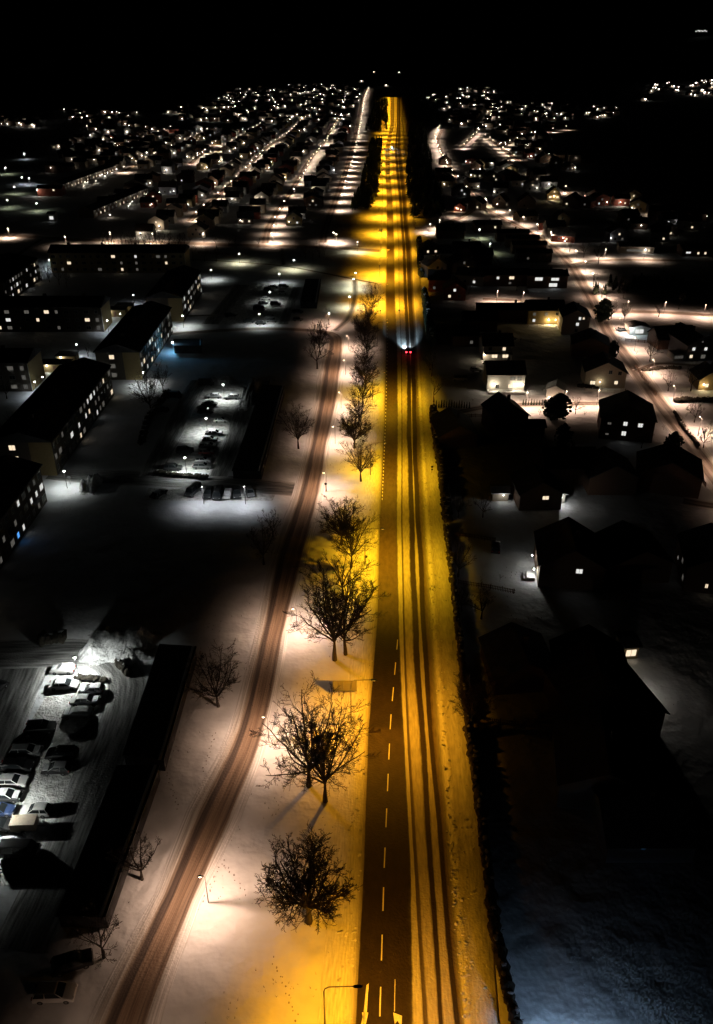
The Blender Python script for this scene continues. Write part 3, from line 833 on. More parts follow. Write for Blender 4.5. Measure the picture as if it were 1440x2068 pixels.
# ------------------------------------------------------------------ hedges and woods
def hedge(name, P, wd, h, label, seed=1, matl='twig', px=True, cat='hedge', group=None, dens=1.0):
    rn = random.Random(seed); B = MB()
    Q = [G(*p) if px else Vector((*p, 0)) for p in P]
    o = Q[0].copy()
    for a, b in zip(Q, Q[1:]):
        L = (b - a).length; d = (b - a).normalized(); nr = Vector((d.y, -d.x, 0)); s = 0
        while s < L:
            c = a + d * s - o
            # leafy core in ragged sections plus twig tufts
            hh = h * rn.uniform(.85, 1.1); ww = wd * rn.uniform(.42, .55)
            B.blob((c.x + nr.x * rn.uniform(-.1, .1), c.y, hh * .48), (ww if abs(d.y) > .5 else .9, .9 if abs(d.y) > .5 else ww, hh * .5), 7, 5, jit=.22, rn=rn)
            if rn.random() < .45: B.blob((c.x + rn.uniform(-.3, .3), c.y, hh * .93), (ww * rn.uniform(.3, .6), rn.uniform(.2, .5), hh * .08), 6, 3, 1, jit=.3, rn=rn)
            for k in range(int(7 * dens)):
                q = Vector((c.x + rn.uniform(-ww, ww), c.y + rn.uniform(-.6, .6), hh * rn.uniform(.5, .85)))
                e = q + Vector((rn.uniform(-.35, .35), rn.uniform(-.35, .35), rn.uniform(.15, .5)))
                B.tube([q, e], [.05, .015], 3, cap=False)
            s += 1.0
    return tag(ob(name, B.mesh(name, [M[matl], M['carsnow']]), None, o), label, cat, group)


hedge('hedge', [(1046, 2100), (1000, 1900), (982, 1750), (963, 1600), (947, 1480)], 1.5, 1.9, 'dark snow-flecked hedge along the right bank of the road, nearest stretch', 1)
hedge('hedge', [(946, 1470), (931, 1330), (919, 1220), (907, 1120), (899, 1065)], 1.3, 1.7, 'dark hedge along the right bank, stretch beside the bare garden trees', 2)
hedge('hedge', [(903, 1055), (894, 960), (883, 900), (874, 830)], 2.6, 2.2, 'tall dark hedge along the right bank, stretch above the lit yard', 3)
hedge('hedge', [(871, 700), (865, 660), (859, 615), (856, 602)], 3.0, 4.5, 'tallest dark hedge beside the driving car', 4, 'dark_leaf')
hedge('hedge', [(850, 560), (848, 520), (846, 490)], 3.0, 3.5, 'dark hedge beyond the snowy drive on the right bank', 5, 'dark_leaf')
hedge('hedge', [(945, 1478), (975, 1480), (1010, 1478)], 1.2, 1.3, 'ragged low hedge dividing two dark gardens', 6)
hedge('hedge', [(1300, 750), (1345, 745), (1372, 746)], 1.2, 1.2, 'low clipped hedge beside the driveway of the blue-grey house', 7)
hedge('hedge', [(1365, 812), (1400, 811)], 1.6, 1.6, 'rounded clipped hedge at the right, left piece', 8)
hedge('hedge', [(1408, 811), (1445, 811)], 1.6, 1.6, 'rounded clipped hedge at the right, right piece', 9)
hedge('hedge', [(1362, 835), (1385, 870), (1410, 902)], 1.0, .9, 'row of low shrubs along the diagonal street', 10, dens=.5)
hedge('hedge', [(1170, 782), (1205, 786)], 1.0, 1.2, 'low dark hedge before the beige gable house', 11)
hedge('hedge', [(318, 957), (350, 962), (420, 966)], 1.4, 1.1, 'snow-dusted hedge along the lower end of the middle car park', 12)
hedge('hedge', [(340, 796), (300, 850), (285, 900)], 2.0, 1.8, 'dark shrubs between the blocks and the car park drive', 13)
hedge('hedge', [(545, 770), (520, 850), (495, 940)], .6, .5, 'low hedge strip before the garage doors', 14, dens=.4)
hedge('hedge', [(160, 1372), (215, 1376)], 1.3, .9, 'low shrubs with snow beneath the near car park lamp', 15)
hedge('hedge', [(240, 1345), (262, 1365)], 1.4, 1.6, 'two rounded shrubs at the foot of the snow heap', 16)
hedge('hedge', [(90, 1300), (130, 1295)], 3, 2.5, 'large dark bushes left of the snow heap', 17)


def woods(name, P, n, h, label, seed, wd):
    rn = random.Random(seed); B = MB(); Q = [G(*p) for p in P]
    for i in range(n):
        a = rn.random() * (len(Q) - 1); k = int(a); p = Q[k].lerp(Q[k + 1], a - k)
        x = p.x + rn.uniform(-1, 1) * wd; hh = h * rn.uniform(.7, 1.15)
        B.tube([(x, p.y, 0), (x, p.y, hh * .3)], [.2, .15], 4)
        for j in range(5):
            z = hh * (.15 + .17 * j); r0 = hh * .26 * (1 - j / 5.5)
            o = len(B.v); B.v.append((x, p.y, z + hh * .25))
            for q in range(9):
                t = q * 2 * math.pi / 9; rr = r0 * rn.uniform(.6, 1.15); B.v.append((x + rr * math.cos(t), p.y + rr * math.sin(t), z))
            for q in range(9): B.f.append((o, o + 1 + q, o + 1 + (q + 1) % 9)); B.mi.append(0)
    o = ob(name, B.mesh(name, M['dark_leaf'])); tag(o, label, 'woods', kind='stuff'); return o


woods('woods', [(728, 424), (744, 395), (754, 340), (760, 288)], 260, 9, 'black strip of woods between the side street and the orange road', 1, 6)
woods('woods', [(760, 268), (768, 230), (770, 204)], 160, 10, 'farther black strip of woods beside the orange road', 2, 13)
woods('woods', [(868, 440), (850, 380), (845, 320), (842, 260), (840, 205)], 420, 8, 'black woods lining the right side of the orange road', 3, 11)
woods('woods', [(1230, 596), (1280, 572), (1350, 585), (1430, 590)], 110, 4.5, 'dark thicket below the upper lane on the right', 4, 10)

# ------------------------------------------------------------------ snow heaps
def heap(x0, y0, x1, y1, h, label, seed):
    rn = random.Random(seed); a, b = G(x0, y1), G(x1, y0); c = (a + b) / 2
    nx, ny = 54, 30; vs = []; fs = []
    cs = [(rn.uniform(-.7, .7), rn.uniform(-.6, .6), rn.uniform(.2, .9), rn.uniform(.09, .35)) for _ in range(46)]
    for j in range(ny + 1):
        for i in range(nx + 1):
            u = i / nx * 2 - 1; v = j / ny * 2 - 1
            e = max(0, 1 - (abs(u) ** 2.6 + abs(v) ** 2.6) * (1 + .5 * math.sin(7 * u + 5 * v + seed) + .3 * math.sin(13 * v - 9 * u)))
            z = sum(g[2] * math.exp(-((u - g[0]) ** 2 + (v - g[1]) ** 2) / g[3] ** 2) for g in cs) * .5
            vs.append((u * (b.x - a.x) / 2, v * (b.y - a.y) / 2, h * min(1.5, z) * min(1, e * 2.2) + rn.uniform(-.1, .1) * min(1, e * 3) + .005 - (.05 if e == 0 else 0)))
    for j in range(ny):
        for i in range(nx):
            k = j * (nx + 1) + i; fs.append((k, k + 1, k + nx + 2, k + nx + 1))
    me = bpy.data.meshes.new('snow_heap'); me.from_pydata(vs, [], fs); me.materials.append(M['pile'])
    tag(ob('snow_heap', me, None, c), label, 'snow heap')


heap(148, 1268, 335, 1345, 2.2, 'large lumpy ploughed snow heap above the nearest car park', 1)
heap(475, 762, 530, 830, 1.6, 'clumpy snow heap at the top right of the middle car park', 2)
heap(402, 762, 480, 780, .9, 'low snow bank closing the top of the middle car park', 3)
heap(150, 962, 215, 1000, 1.6, 'ploughed snow heap beside the flats at the crossing road', 4)
heap(960, 1455, 1010, 1476, .4, 'low snow mound by the garden hedge corner', 5)
heap(1100, 806, 1135, 826, .6, 'snow mound glowing before the small white shed', 6)
heap(20, 1655, 120, 1700, .3, 'low trampled snow ridge beside the trailer', 7)


# ------------------------------------------------------------------ cars
def car_proto(kind):
    L, Wd, h1, h2 = {'hatch': (4.0, 1.72, .92, 1.48), 'sedan': (4.6, 1.78, .9, 1.42), 'wagon': (4.6, 1.78, .92, 1.48), 'van': (4.9, 1.9, 1.1, 2.0), 'suv': (4.5, 1.85, 1.05, 1.7)}[kind]
    x0, x1 = -L / 2, L / 2
    prof = [(x0, .35), (x0 - .02, .62), (x0 + .12, h1 - .06), (x0 + .5, h1), (x1 - 1.25, h1), (x1 - .55, h1 - .1), (x1 - .1, h1 - .24), (x1 + .02, .5), (x1 - .05, .33)]
    B = MB(); n = len(prof); o = 0
    rows = [(-Wd / 2, .0), (-Wd / 2 + .0, 1), (Wd / 2, 1)]
    vs = []
    ins = [(-1.0, 0), (-.93, 1), (.93, 1), (1.0, 0)]
    for f, up in ins:
        for x, z in prof:
            zz = z if up else min(z, h1 - .14)
            xx = x * (1 if up else .985)
            vs.append((xx, f * Wd / 2, zz))
    fs = []
    for r in range(3):
        for i in range(n - 1):
            a = r * n + i; fs.append((a, a + 1, a + n + 1, a + n))
    fs.append(tuple(reversed(range(n)))); fs.append(tuple(3 * n + i for i in range(n)))
    fs.append((0, n, 2 * n, 3 * n, 4 * n - 1, 3 * n - 1, 2 * n - 1, n - 1))
    B.add(vs, fs)
    bm = B.mesh('body', M['trim'])
    # cabin: glass frustum with a roof panel
    rear = {'hatch': .12, 'sedan': .75, 'wagon': .1, 'van': .05, 'suv': .12}[kind]; fr = {'van': .55}.get(kind, 1.15)
    rt0, rt1 = x0 + rear + (.35 if kind != 'van' else .12), x1 - fr - (.75 if kind != 'van' else .45)
    wb, wt = Wd / 2 - .06, Wd / 2 - .22
    b0, b1 = x0 + rear, x1 - fr
    g = MB().add([(b0, -wb, h1 - .01), (b1, -wb, h1 - .01), (b1, wb, h1 - .01), (b0, wb, h1 - .01), (rt0, -wt, h2 - .05), (rt1, -wt, h2 - .05), (rt1, wt, h2 - .05), (rt0, wt, h2 - .05)],
                 [(0, 1, 5, 4), (1, 2, 6, 5), (2, 3, 7, 6), (3, 0, 4, 7), (4, 5, 6, 7)])
    gm = g.mesh('windows', M['glass'])
    rm = MB()
    rm.add([(rt0 - .04, -wt - .02, h2 - .07), (rt1 + .04, -wt - .02, h2 - .07), (rt1 + .04, wt + .02, h2 - .07), (rt0 - .04, wt + .02, h2 - .07), (rt0 + .08, -wt + .12, h2), (rt1 - .08, -wt + .12, h2), (rt1 - .08, wt - .12, h2), (rt0 + .08, wt - .12, h2)],
           [(0, 1, 5, 4), (1, 2, 6, 5), (2, 3, 7, 6), (3, 0, 4, 7), (4, 5, 6, 7), (0, 3, 2, 1)])
    for px in (b0, (rt0 + rt1) / 2 - .1, b1):  # pillars
        tx = rt0 if px == b0 else (rt1 if px == b1 else px)
        for s in (-1, 1): rm.tube([(px, s * (wb + .005), h1 - .02), (tx, s * (wt + .005), h2 - .05)], [.05, .04], 4)
    rm = rm.mesh('roof', M['trim'])
    wh = MB().tube([(0, -.1, 0), (0, .1, 0)], [.32, .32], 12).tube([(0, -.115, 0), (0, .115, 0)], [.17, .17], 8, 1).mesh('wheel', [M['tyre'], M['metal']])
    lh = MB().blob((0, 0, 0), (.09, .17, .08), 6, 4).mesh('headlight', M['headoff'])
    lt = MB().box(-.04, .04, -.16, .16, -.1, .12).mesh('taillight', M['tailoff'])
    wp = [(x0 + .85, 1), (x0 + .85, -1), (x1 - .85, 1), (x1 - .85, -1)]
    return dict(L=L, W=Wd, h1=h1, h2=h2, body=bm, glass=gm, roof=rm, wheel=wh, hl=lh, tl=lt, wp=wp, x0=x0, x1=x1, rt0=rt0, rt1=rt1, wt=wt)


CARS = {k: car_proto(k) for k in ('hatch', 'sedan', 'wagon', 'van', 'suv')}
_bodies = {}


def with_mat(me, m):
    key = (me.name, m.name)
    if key not in _bodies:
        c = me.copy(); c.materials.clear(); c.materials.append(m); _bodies[key] = c
    return _bodies[key]


def car(x, y, rz, kind, col, label, group=None, snow=False, lit=False, xy=None):
    P = CARS[kind]; p = G(x, y) if xy is None else Vector(xy); p.z = .02
    cols = dict(white=(.7, .7, .7), silver=(.45, .46, .48), grey=(.16, .165, .17), black=(.018, .018, .02), blue=(.03, .05, .12), red=(.22, .02, .02), dark=(.04, .042, .045), green=(.03, .06, .04), beige=(.35, .3, .22))
    m = paint(col, cols[col])
    t = thing('parked_car' if not lit else 'car', label, 'car' if kind != 'van' else 'van', p, rz, group)
    ob('body', with_mat(P['body'], m), t); ob('windows', with_mat(P['glass'], M['carsnow']) if snow == 2 else P['glass'], t)
    ob('roof', with_mat(P['roof'], M['carsnow'] if snow else m), t)
    for wx, s in P['wp']: ob('wheel', P['wheel'], t, (wx, s * (P['W'] / 2 - .09), .32))
    for s in (-1, 1):
        ob('headlight', P['hl'] if not lit else with_mat(P['hl'], M['head']), t, (P['x1'] - .08, s * (P['W'] / 2 - .28), P['h1'] - .3))
        ob('taillight', P['tl'] if not lit else with_mat(P['tl'], M['tail']), t, (P['x0'] - .0, s * (P['W'] / 2 - .22), P['h1'] - .2), sc=(1, 1, 1) if not lit else (1.6, 1.3, 1.6))
    if snow:  # snow lying on the bonnet
        ob('snow_cover', MB().box(P['x1'] - 1.05, P['x1'] - .3, -.65, .65, P['h1'] - .16, P['h1'] + .03).mesh('snow_cover', M['carsnow']), t)
    return t


gA, gB, gD, gE = 'cars parked in the nearest car park', 'cars parked in the middle car park', 'cars parked along the crossing road', 'cars parked in the farthest car park'
E = 0.0; Wt = math.pi
for a in ((130, 1388, .05, 'sedan', 'silver', 'bright silver sedan directly under the near car park lamp', gA, 0),
          (186, 1398, Wt, 'hatch', 'dark', 'dark hatchback with a snowy rear, right of the bright silver sedan', gA, 1),
          (174, 1420, .02, 'sedan', 'silver', 'snow-dusted silver sedan second in the right column', gA, 1),
          (158, 1446, Wt, 'wagon', 'grey', 'estate car with snow-covered windows third in the right column', gA, 2),
          (84, 1475, .1, 'suv', 'dark', 'dark car parked alone in the left column below the silver sedan', gA, 0),
          (54, 1522, .05, 'wagon', 'grey', 'grey estate with a snowy roof at the left', gA, 1),
          (126, 1528, Wt, 'suv', 'black', 'black car with one glint on its side, upper of the dark pair', gA, 0),
          (115, 1558, Wt, 'hatch', 'black', 'black hatchback with a grey roof, lower of the dark pair', gA, 1),
          (36, 1552, 0, 'wagon', 'black', 'black estate car above the shiny white sedan', gA, 0),
          (24, 1583, 0, 'sedan', 'white', 'shiny white sedan with a glare on its bonnet', gA, 0),
          (16, 1613, 0, 'hatch', 'dark', 'dark hatchback with a frosted windscreen below the white sedan', gA, 1),
          (2, 1642, 0, 'hatch', 'blue', 'dark blue hatchback cut off by the left edge', gA, 0),
          (74, 1643, Wt, 'hatch', 'white', 'small white hatchback directly above the box trailer', gA, 0),
          (-4, 1672, 0, 'sedan', 'black', 'black car nose at the left edge above the dark van', gA, 0),
          (42, 1724, 0, 'van', 'black', 'dark van below the box trailer', gA, 0),
          (128, 1357, Wt, 'hatch', 'white', 'car wholly buried in snow behind the bright silver sedan', gA, 2),
          (-8, 1398, 1.2, 'sedan', 'black', 'dark car at the left edge by the access road', gA, 0),
          (148, 1950, .35, 'suv', 'black', 'black car beside the roadside tree, above the white hatchback', gA, 0),
          (113, 2012, .03, 'suv', 'white', 'white hatchback with a black roof, lowest car in the photo', gA, 0),
          (432, 803, Wt, 'sedan', 'silver', 'silver sedan left of the upper lamp', gB, 0), (468, 805, Wt, 'wagon', 'silver', 'silver estate right of the upper lamp', gB, 0),
          (424, 819, 0, 'sedan', 'dark', 'dark sedan below the silver pair', gB, 0), (416, 834, 0, 'wagon', 'black', 'black estate above the middle lamp', gB, 0),
          (447, 852, 0, 'hatch', 'white', 'clean white hatchback right of the middle lamp', gB, 0), (433, 878, 0, 'sedan', 'dark', 'dark sedan first in the packed column', gB, 1),
          (425, 891, 0, 'hatch', 'dark', 'dark hatchback second in the packed column', gB, 1), (421, 904, 0, 'wagon', 'grey', 'grey estate third in the packed column', gB, 1),
          (418, 917, 0, 'hatch', 'red', 'dark red hatchback fourth in the packed column', gB, 1), (411, 933, 0, 'hatch', 'silver', 'silver hatchback fifth in the packed column', gB, 0),
          (409, 945, 0, 'wagon', 'grey', 'grey estate last in the packed column', gB, 0), (374, 914, .2, 'suv', 'dark', 'dark car standing apart left of the packed column', gB, 0),
          (350, 949, 0, 'suv', 'dark', 'dark car behind the snow-dusted hedge', gB, 0), (352, 803, 0, 'van', 'black', 'dark van on the far side of the drive, upper', gB, 0), (326, 832, .3, 'suv', 'black', 'dark car on the far side of the drive, lower', gB, 0),
          (417, 778, 0, 'van', 'black', 'black van at the top of the middle car park', gB, 0), (500, 948, 0, 'sedan', 'black', 'dark car at the lower end of the garage', gB, 0),
          (321, 1001, 1.1, 'sedan', 'black', 'dark car standing askew apart from the row', gD, 1), (391, 996, -1.95, 'van', 'dark', 'dark van with lit-looking grille, leftmost of the tight row', gD, 0),
          (421, 1001, -1.6, 'suv', 'dark', 'dark car second in the tight row by the road', gD, 0), (441, 1003, -1.6, 'van', 'dark', 'boxy dark van third in the tight row', gD, 0),
          (460, 1003, -1.6, 'hatch', 'white', 'car covered in snow in the middle of the tight row', gD, 2), (479, 1001, -1.4, 'suv', 'dark', 'dark car with a white roof stripe right of the snow-covered one', gD, 0),
          (505, 998, -1.3, 'wagon', 'grey', 'grey estate with long roof bars near the end of the row', gD, 0),
          (552, 581, 0, 'sedan', 'dark', 'dark sedan, top left of the farthest car park', gE, 1), (573, 580, 0, 'wagon', 'black', 'black estate, top right of the farthest car park', gE, 0),
          (543, 588, 0, 'suv', 'dark', 'dark car second in the left column of the farthest car park', gE, 0), (571, 594, 0, 'hatch', 'silver', 'silver hatchback second in the right column of the farthest car park', gE, 1),
          (537, 605, 0, 'sedan', 'white', 'white sedan in the left column of the farthest car park', gE, 0), (532, 614, 0, 'hatch', 'dark', 'dark hatchback below the white sedan in the farthest car park', gE, 1),
          (557, 616, 0, 'suv', 'black', 'black car alone in the right column of the farthest car park', gE, 0), (524, 627, 0, 'van', 'black', 'black van in the left column of the farthest car park', gE, 0),
          (547, 643, 0, 'sedan', 'silver', 'silver sedan at the bottom right of the farthest car park', gE, 0), (549, 650, 0, 'wagon', 'grey', 'grey estate below the silver sedan in the farthest car park', gE, 0),
          (527, 655, 0, 'hatch', 'dark', 'dark hatchback at the bottom lamp of the farthest car park', gE, 0), (503, 651, 0, 'sedan', 'dark', 'dark sedan at the bottom left of the farthest car park', gE, 0),
          (601, 632, 0, 'wagon', 'dark', 'dark car beside the small garage, upper', gE, 0), (602, 648, 0, 'hatch', 'grey', 'grey car beside the small garage, lower', gE, 0),
          (465, 640, .4, 'suv', 'black', 'dark car left of the farthest drive', gE, 0),
          (928, 768, Wt, 'van', 'white', 'white van parked in the drive near the clipped conifer row', None, 0), (962, 750, 0, 'hatch', 'silver', 'silver hatchback behind the veranda house', None, 0),
          (1031, 685, 0, 'wagon', 'white', 'pale car beside the small lamp behind the veranda house', None, 0), (1256, 668, 0, 'sedan', 'silver', 'pale car left of the brightly lit garage', None, 0),
          (1001, 1110, 1.4, 'suv', 'black', 'black car parked in the yard by the lit entry', None, 0)):
    car(*a[:7], snow=a[7])
# the driving car with its lights on
dc = car(824, 712, math.pi / 2, 'suv', 'dark', 'car driving away on the snowy lane, red tail lights glowing and bluish headlights ahead', None, lit=True)
hl = bpy.data.lights.new('headlamp', 'SPOT'); hl.color = (.6, .85, 1); hl.energy = 16000; hl.spot_size = R(58); hl.spot_blend = .9; hl.shadow_soft_size = .08
for s in (-1, 1):
    o = ob('headlight_beam', hl, dc, (2.45, s * .6, .75)); o.rotation_euler = (0, R(-78), 0)
dc2 = car(791, 297, -math.pi / 2, 'suv', 'dark', 'far oncoming car with bluish white headlights on the orange road', None, lit=True)
o = ob('headlight_beam', hl, dc2, (2.45, 0, .9)); o.rotation_euler = (0, R(-78), 0)
# box trailer
t = thing('box_trailer', 'grey covered box trailer left of the small white hatchback', 'trailer', G(52, 1674), .05, None)
ob('body', MB().box(-1.6, 1.6, -.85, .85, .5, 1.7).box(-1.62, 1.62, -.87, .87, 1.68, 1.78).mesh('body', M['wood_b']), t)
for s in (-1, 1): ob('wheel', CARS['hatch']['wheel'], t, (0, s * .95, .32))
ob('drawbar', MB().tube([(1.6, 0, .5), (2.7, 0, .45)], [.05, .05], 6).mesh('drawbar', M['darkmetal']), t)


# ------------------------------------------------------------------ windows
def window_mesh(w_, h_, k, split=2):
    B = MB(); f = .07; y0, y1 = -.06, .05
    B.box(-w_ / 2, w_ / 2, -.02, y1, 0, h_, 1)
    for a in ((-w_ / 2 - .02, -w_ / 2 + f), (w_ / 2 - f, w_ / 2 + .02)): B.box(a[0], a[1], y0, 0, -.02, h_ + .02)
    B.box(-w_ / 2 + f, w_ / 2 - f, y0, 0, -.02, f); B.box(-w_ / 2 + f, w_ / 2 - f, y0, 0, h_ - f, h_ + .02)
    for i in range(1, split):
        x = -w_ / 2 + w_ * i / split; B.box(x - .03, x + .03, y0 + .01, 0, f, h_ - f)
    return B.mesh('window', [M['frame'], M['win_' + k]])


_wm = {}


def win(parent, x, y, z, rz, k='w', w_=1.2, h_=1.3, split=2):
    key = (k, w_, h_, split)
    if key not in _wm: _wm[key] = window_mesh(w_, h_, k, split)
    return ob('window', _wm[key], parent, (x, y, z), rz)


# ------------------------------------------------------------------ blocks of flats
def block(x0, x1, y0, y1, label, rz=0, hgt=9.3, wallm='render_g', gablem='render_y', east=.5, south=(), seed=1, eastcols=None, southrow=None, group='three-storey blocks of flats'):
    """long block; local origin at south-east ground corner, body to -x and +y"""
    rn = random.Random(seed); wd, L = x1 - x0, y1 - y0; east = east * .72
    t = thing('apartment_block', label, 'apartment block', (x1, y0, 0), rz, group)
    long_y = L > wd
    B = MB().box(-wd, 0, 0, L, 0, hgt, 0)
    rise = 2.2
    if long_y:
        B.add([(-wd, 0, hgt), (0, 0, hgt), (-wd / 2, 0, hgt + rise), (-wd, L, hgt), (0, L, hgt), (-wd / 2, L, hgt + rise)], [(0, 1, 2), (3, 5, 4)])
        r = MB(); e = .5
        r.add([(-wd - e, -e, hgt - .1), (-wd / 2, -e, hgt + rise + .12), (e, -e, hgt - .1), (-wd - e, L + e, hgt - .1), (-wd / 2, L + e, hgt + rise + .12), (e, L + e, hgt - .1),
               (-wd - e, -e, hgt - .3), (e, -e, hgt - .3), (-wd - e, L + e, hgt - .3), (e, L + e, hgt - .3)],
              [(0, 1, 4, 3), (1, 2, 5, 4), (6, 0, 3, 8), (2, 7, 9, 5), (6, 7, 2, 1, 0), (3, 4, 5, 9, 8)])
    else:
        B.add([(0, 0, hgt), (0, L, hgt), (0, L / 2, hgt + rise), (-wd, 0, hgt), (-wd, L, hgt), (-wd, L / 2, hgt + rise)], [(0, 1, 2), (3, 5, 4)])
        r = MB(); e = .5
        r.add([(e, -e, hgt - .1), (e, L / 2, hgt + rise + .12), (e, L + e, hgt - .1), (-wd - e, -e, hgt - .1), (-wd - e, L / 2, hgt + rise + .12), (-wd - e, L + e, hgt - .1),
               (e, -e, hgt - .3), (e, L + e, hgt - .3), (-wd - e, -e, hgt - .3), (-wd - e, L + e, hgt - .3)],
              [(0, 1, 4, 3), (1, 2, 5, 4), (6, 0, 3, 8), (2, 7, 9, 5), (0, 6, 7, 2, 1), (3, 4, 5, 9, 8)])
    ob('wall', B.mesh('wall', M[wallm]), t)
    ro = ob('roof', r.mesh('roof', M['roof']), t)
    for k in range(max(2, int(max(L, wd) / 14))):
        f = (k + .5) / max(2, int(max(L, wd) / 14))
        cx, cy = (-wd / 2, L * f) if long_y else (-wd * f, L / 2)
        ob('chimney', MB().box(cx - .5, cx + .5, cy - .4, cy + .4, hgt + rise - .5, hgt + rise + .9).mesh('chimney', M['render_g']), ro)
    # rendered gable panel, a touch proud of the brick
    if long_y:
        ob('gable_panel', MB().box(-wd * .38, .02, -.06, 0, 0, hgt - .35).mesh('gable_panel', M[gablem]), t)
    else:
        ob('gable_panel', MB().add([(.05, 0, 0), (.05, L, 0), (.05, L, hgt), (.05, L / 2, hgt + rise), (.05, 0, hgt), (0, 0, 0), (0, L, 0), (0, L, hgt), (0, L / 2, hgt + rise), (0, 0, hgt)],
                                   [(0, 1, 2, 3, 4), (0, 4, 9, 5), (1, 6, 7, 2), (2, 7, 8, 3), (3, 8, 9, 4), (0, 5, 6, 1)]).mesh('gable_panel', M[gablem]), t)
        # downpipe and white corner trim
        ob('downpipe', MB().tube([(.12, -.1, 0), (.12, -.1, hgt - .3)], [.09, .09], 5).mesh('downpipe', M['trim']), t)
    # east facade windows (seen from the road) or south facade windows
    nst = 3
    if long_y:
        n = int(L / 3.1)
        for fl in range(nst):
            for c in range(n):
                y = (c + .5) * L / n; k = rn.random()
                kind = 'w' if k < east * .22 else ('c' if k < east * .62 else ('m' if k < east + .2 else 'd'))
                if eastcols and (fl, c) in eastcols: kind = eastcols[(fl, c)]
                win(t, .02, y, .9 + fl * 2.9, math.pi / 2, kind, 1.9 if c % 3 == 1 else 1.1, 1.4 if c % 3 != 1 else 1.5, 3 if c % 3 == 1 else 2)
        for (fl, x, k) in south: win(t, x, -.08 if x > -wd * .38 else -.02, .9 + fl * 2.9, 0, k, 1.6, 1.4)
        for c in range(n // 4):
            y = (c * 4 + 2) * L / n
            b = ob('balcony', MB().box(0.02, 1.1, y - 1.5, y + 1.5, 3.5, 3.62).box(1.04, 1.1, y - 1.5, y + 1.5, 3.62, 4.5).mesh('balcony', M['darkmetal']), t)
    else:
        n = int(wd / 3.4)
        for fl in range(nst):
            for c in range(n):
                x = -(c + .5) * wd / n; k = rn.random()
                kind = 'w' if k < east * .3 else ('c' if k < east * .6 else ('m' if k < east * .6 + .15 else 'd'))
                if southrow and (fl, c) in southrow: kind = southrow[(fl, c)]
                win(t, x, -.02, .9 + fl * 2.9, 0, kind, 1.8 if c % 2 else 1.1, 1.3, 2)
    return t


block(-84.5, -70.8, 100, 164, 'block of flats nearest the camera at the left edge, blue-lit window low down', east=.5, seed=3, eastcols={(0, 14): 'b'})
block(-87, -72.6, 177, 230, 'block of flats with a long dark roof, second nearest, two small lit gable windows', east=.38, seed=5, south=((2, -9.5, 'w'), (1, -9.2, 'w')))
block(-80.5, -67, 243, 292, 'block of flats with a beige gable panel beside bare trees, third of the slanted row', east=.55, seed=8, south=((2, -8.6, 'w'), (1, -8.6, 'm'), (0, -8.6, 'm')))
block(-79, -65.6, 306, 348, 'block of flats farthest in the slanted row, beside the open snow', east=.45, seed=12)
block(-150, -98, 233, 245, 'short block of flats with a dim yellow gable at the left edge', east=.05, seed=4, southrow={(0, 0): 'm', (1, 0): 'm', (2, 0): 'm', (2, 1): 'm'})
block(-150, -92.5, 293, 305, 'long block of flats with a yellow gable lit from the courtyard', east=.3, seed=21)
block(-141, -79, 384, 396, 'farthest long block of flats lying across behind the courtyard', east=.3, seed=16, wallm='render_y')
block(-166, -142, 330, 372, 'block of flats at the far left edge behind bare bushes', east=.45, seed=9)


def lamp_bulb(parent, loc, lens='lens_cool', r=.18, watts=0, col=(1, .95, .8), name='wall_lamp'):
    o = ob(name, MB().blob((0, 0, 0), (r, r, r), 8, 5).mesh(name, M[lens], True), parent, loc)
    if watts:
        l = bpy.data.lights.new('bulb', 'POINT'); l.energy = watts; l.color = col; l.shadow_soft_size = .15
        ob('wall_lamp_light', l, o, (0, -r - .12, -.1) if True else (0, 0, 0))
    return o


# entrance sheds in the courtyards
for x, y, w_, lb in ((112, 752, 9, 'low yellow entrance shed under a dark roof between two blocks, nearer courtyard, left'), (135, 735, 6, 'low yellow entrance shed under a dark roof, nearer courtyard, right'),
                     (233, 640, 8, 'low yellow entrance shed beside the lit yellow gable'), (251, 632, 6, 'small shed with a snow edge right of the entrance shed in the far courtyard')):
    t = thing('entrance_shed', lb, 'shed', G(x, y), 0, 'courtyard sheds')
    ob('wall', MB().box(-w_ / 2, w_ / 2, 0, 4, 0, 2.8).mesh('wall', M['render_y']), t)
    ob('roof', MB().box(-w_ / 2 - .3, w_ / 2 + .3, -.8, 4.3, 2.8, 3.05).mesh('roof', M['roof']), t)
    ob('door', MB().box(-.5, .5, -.05, 0, 0, 2.1).mesh('door', M['door']), t)
    lamp_bulb(t, (-w_ / 4, -.4, 2.4), watts=120)


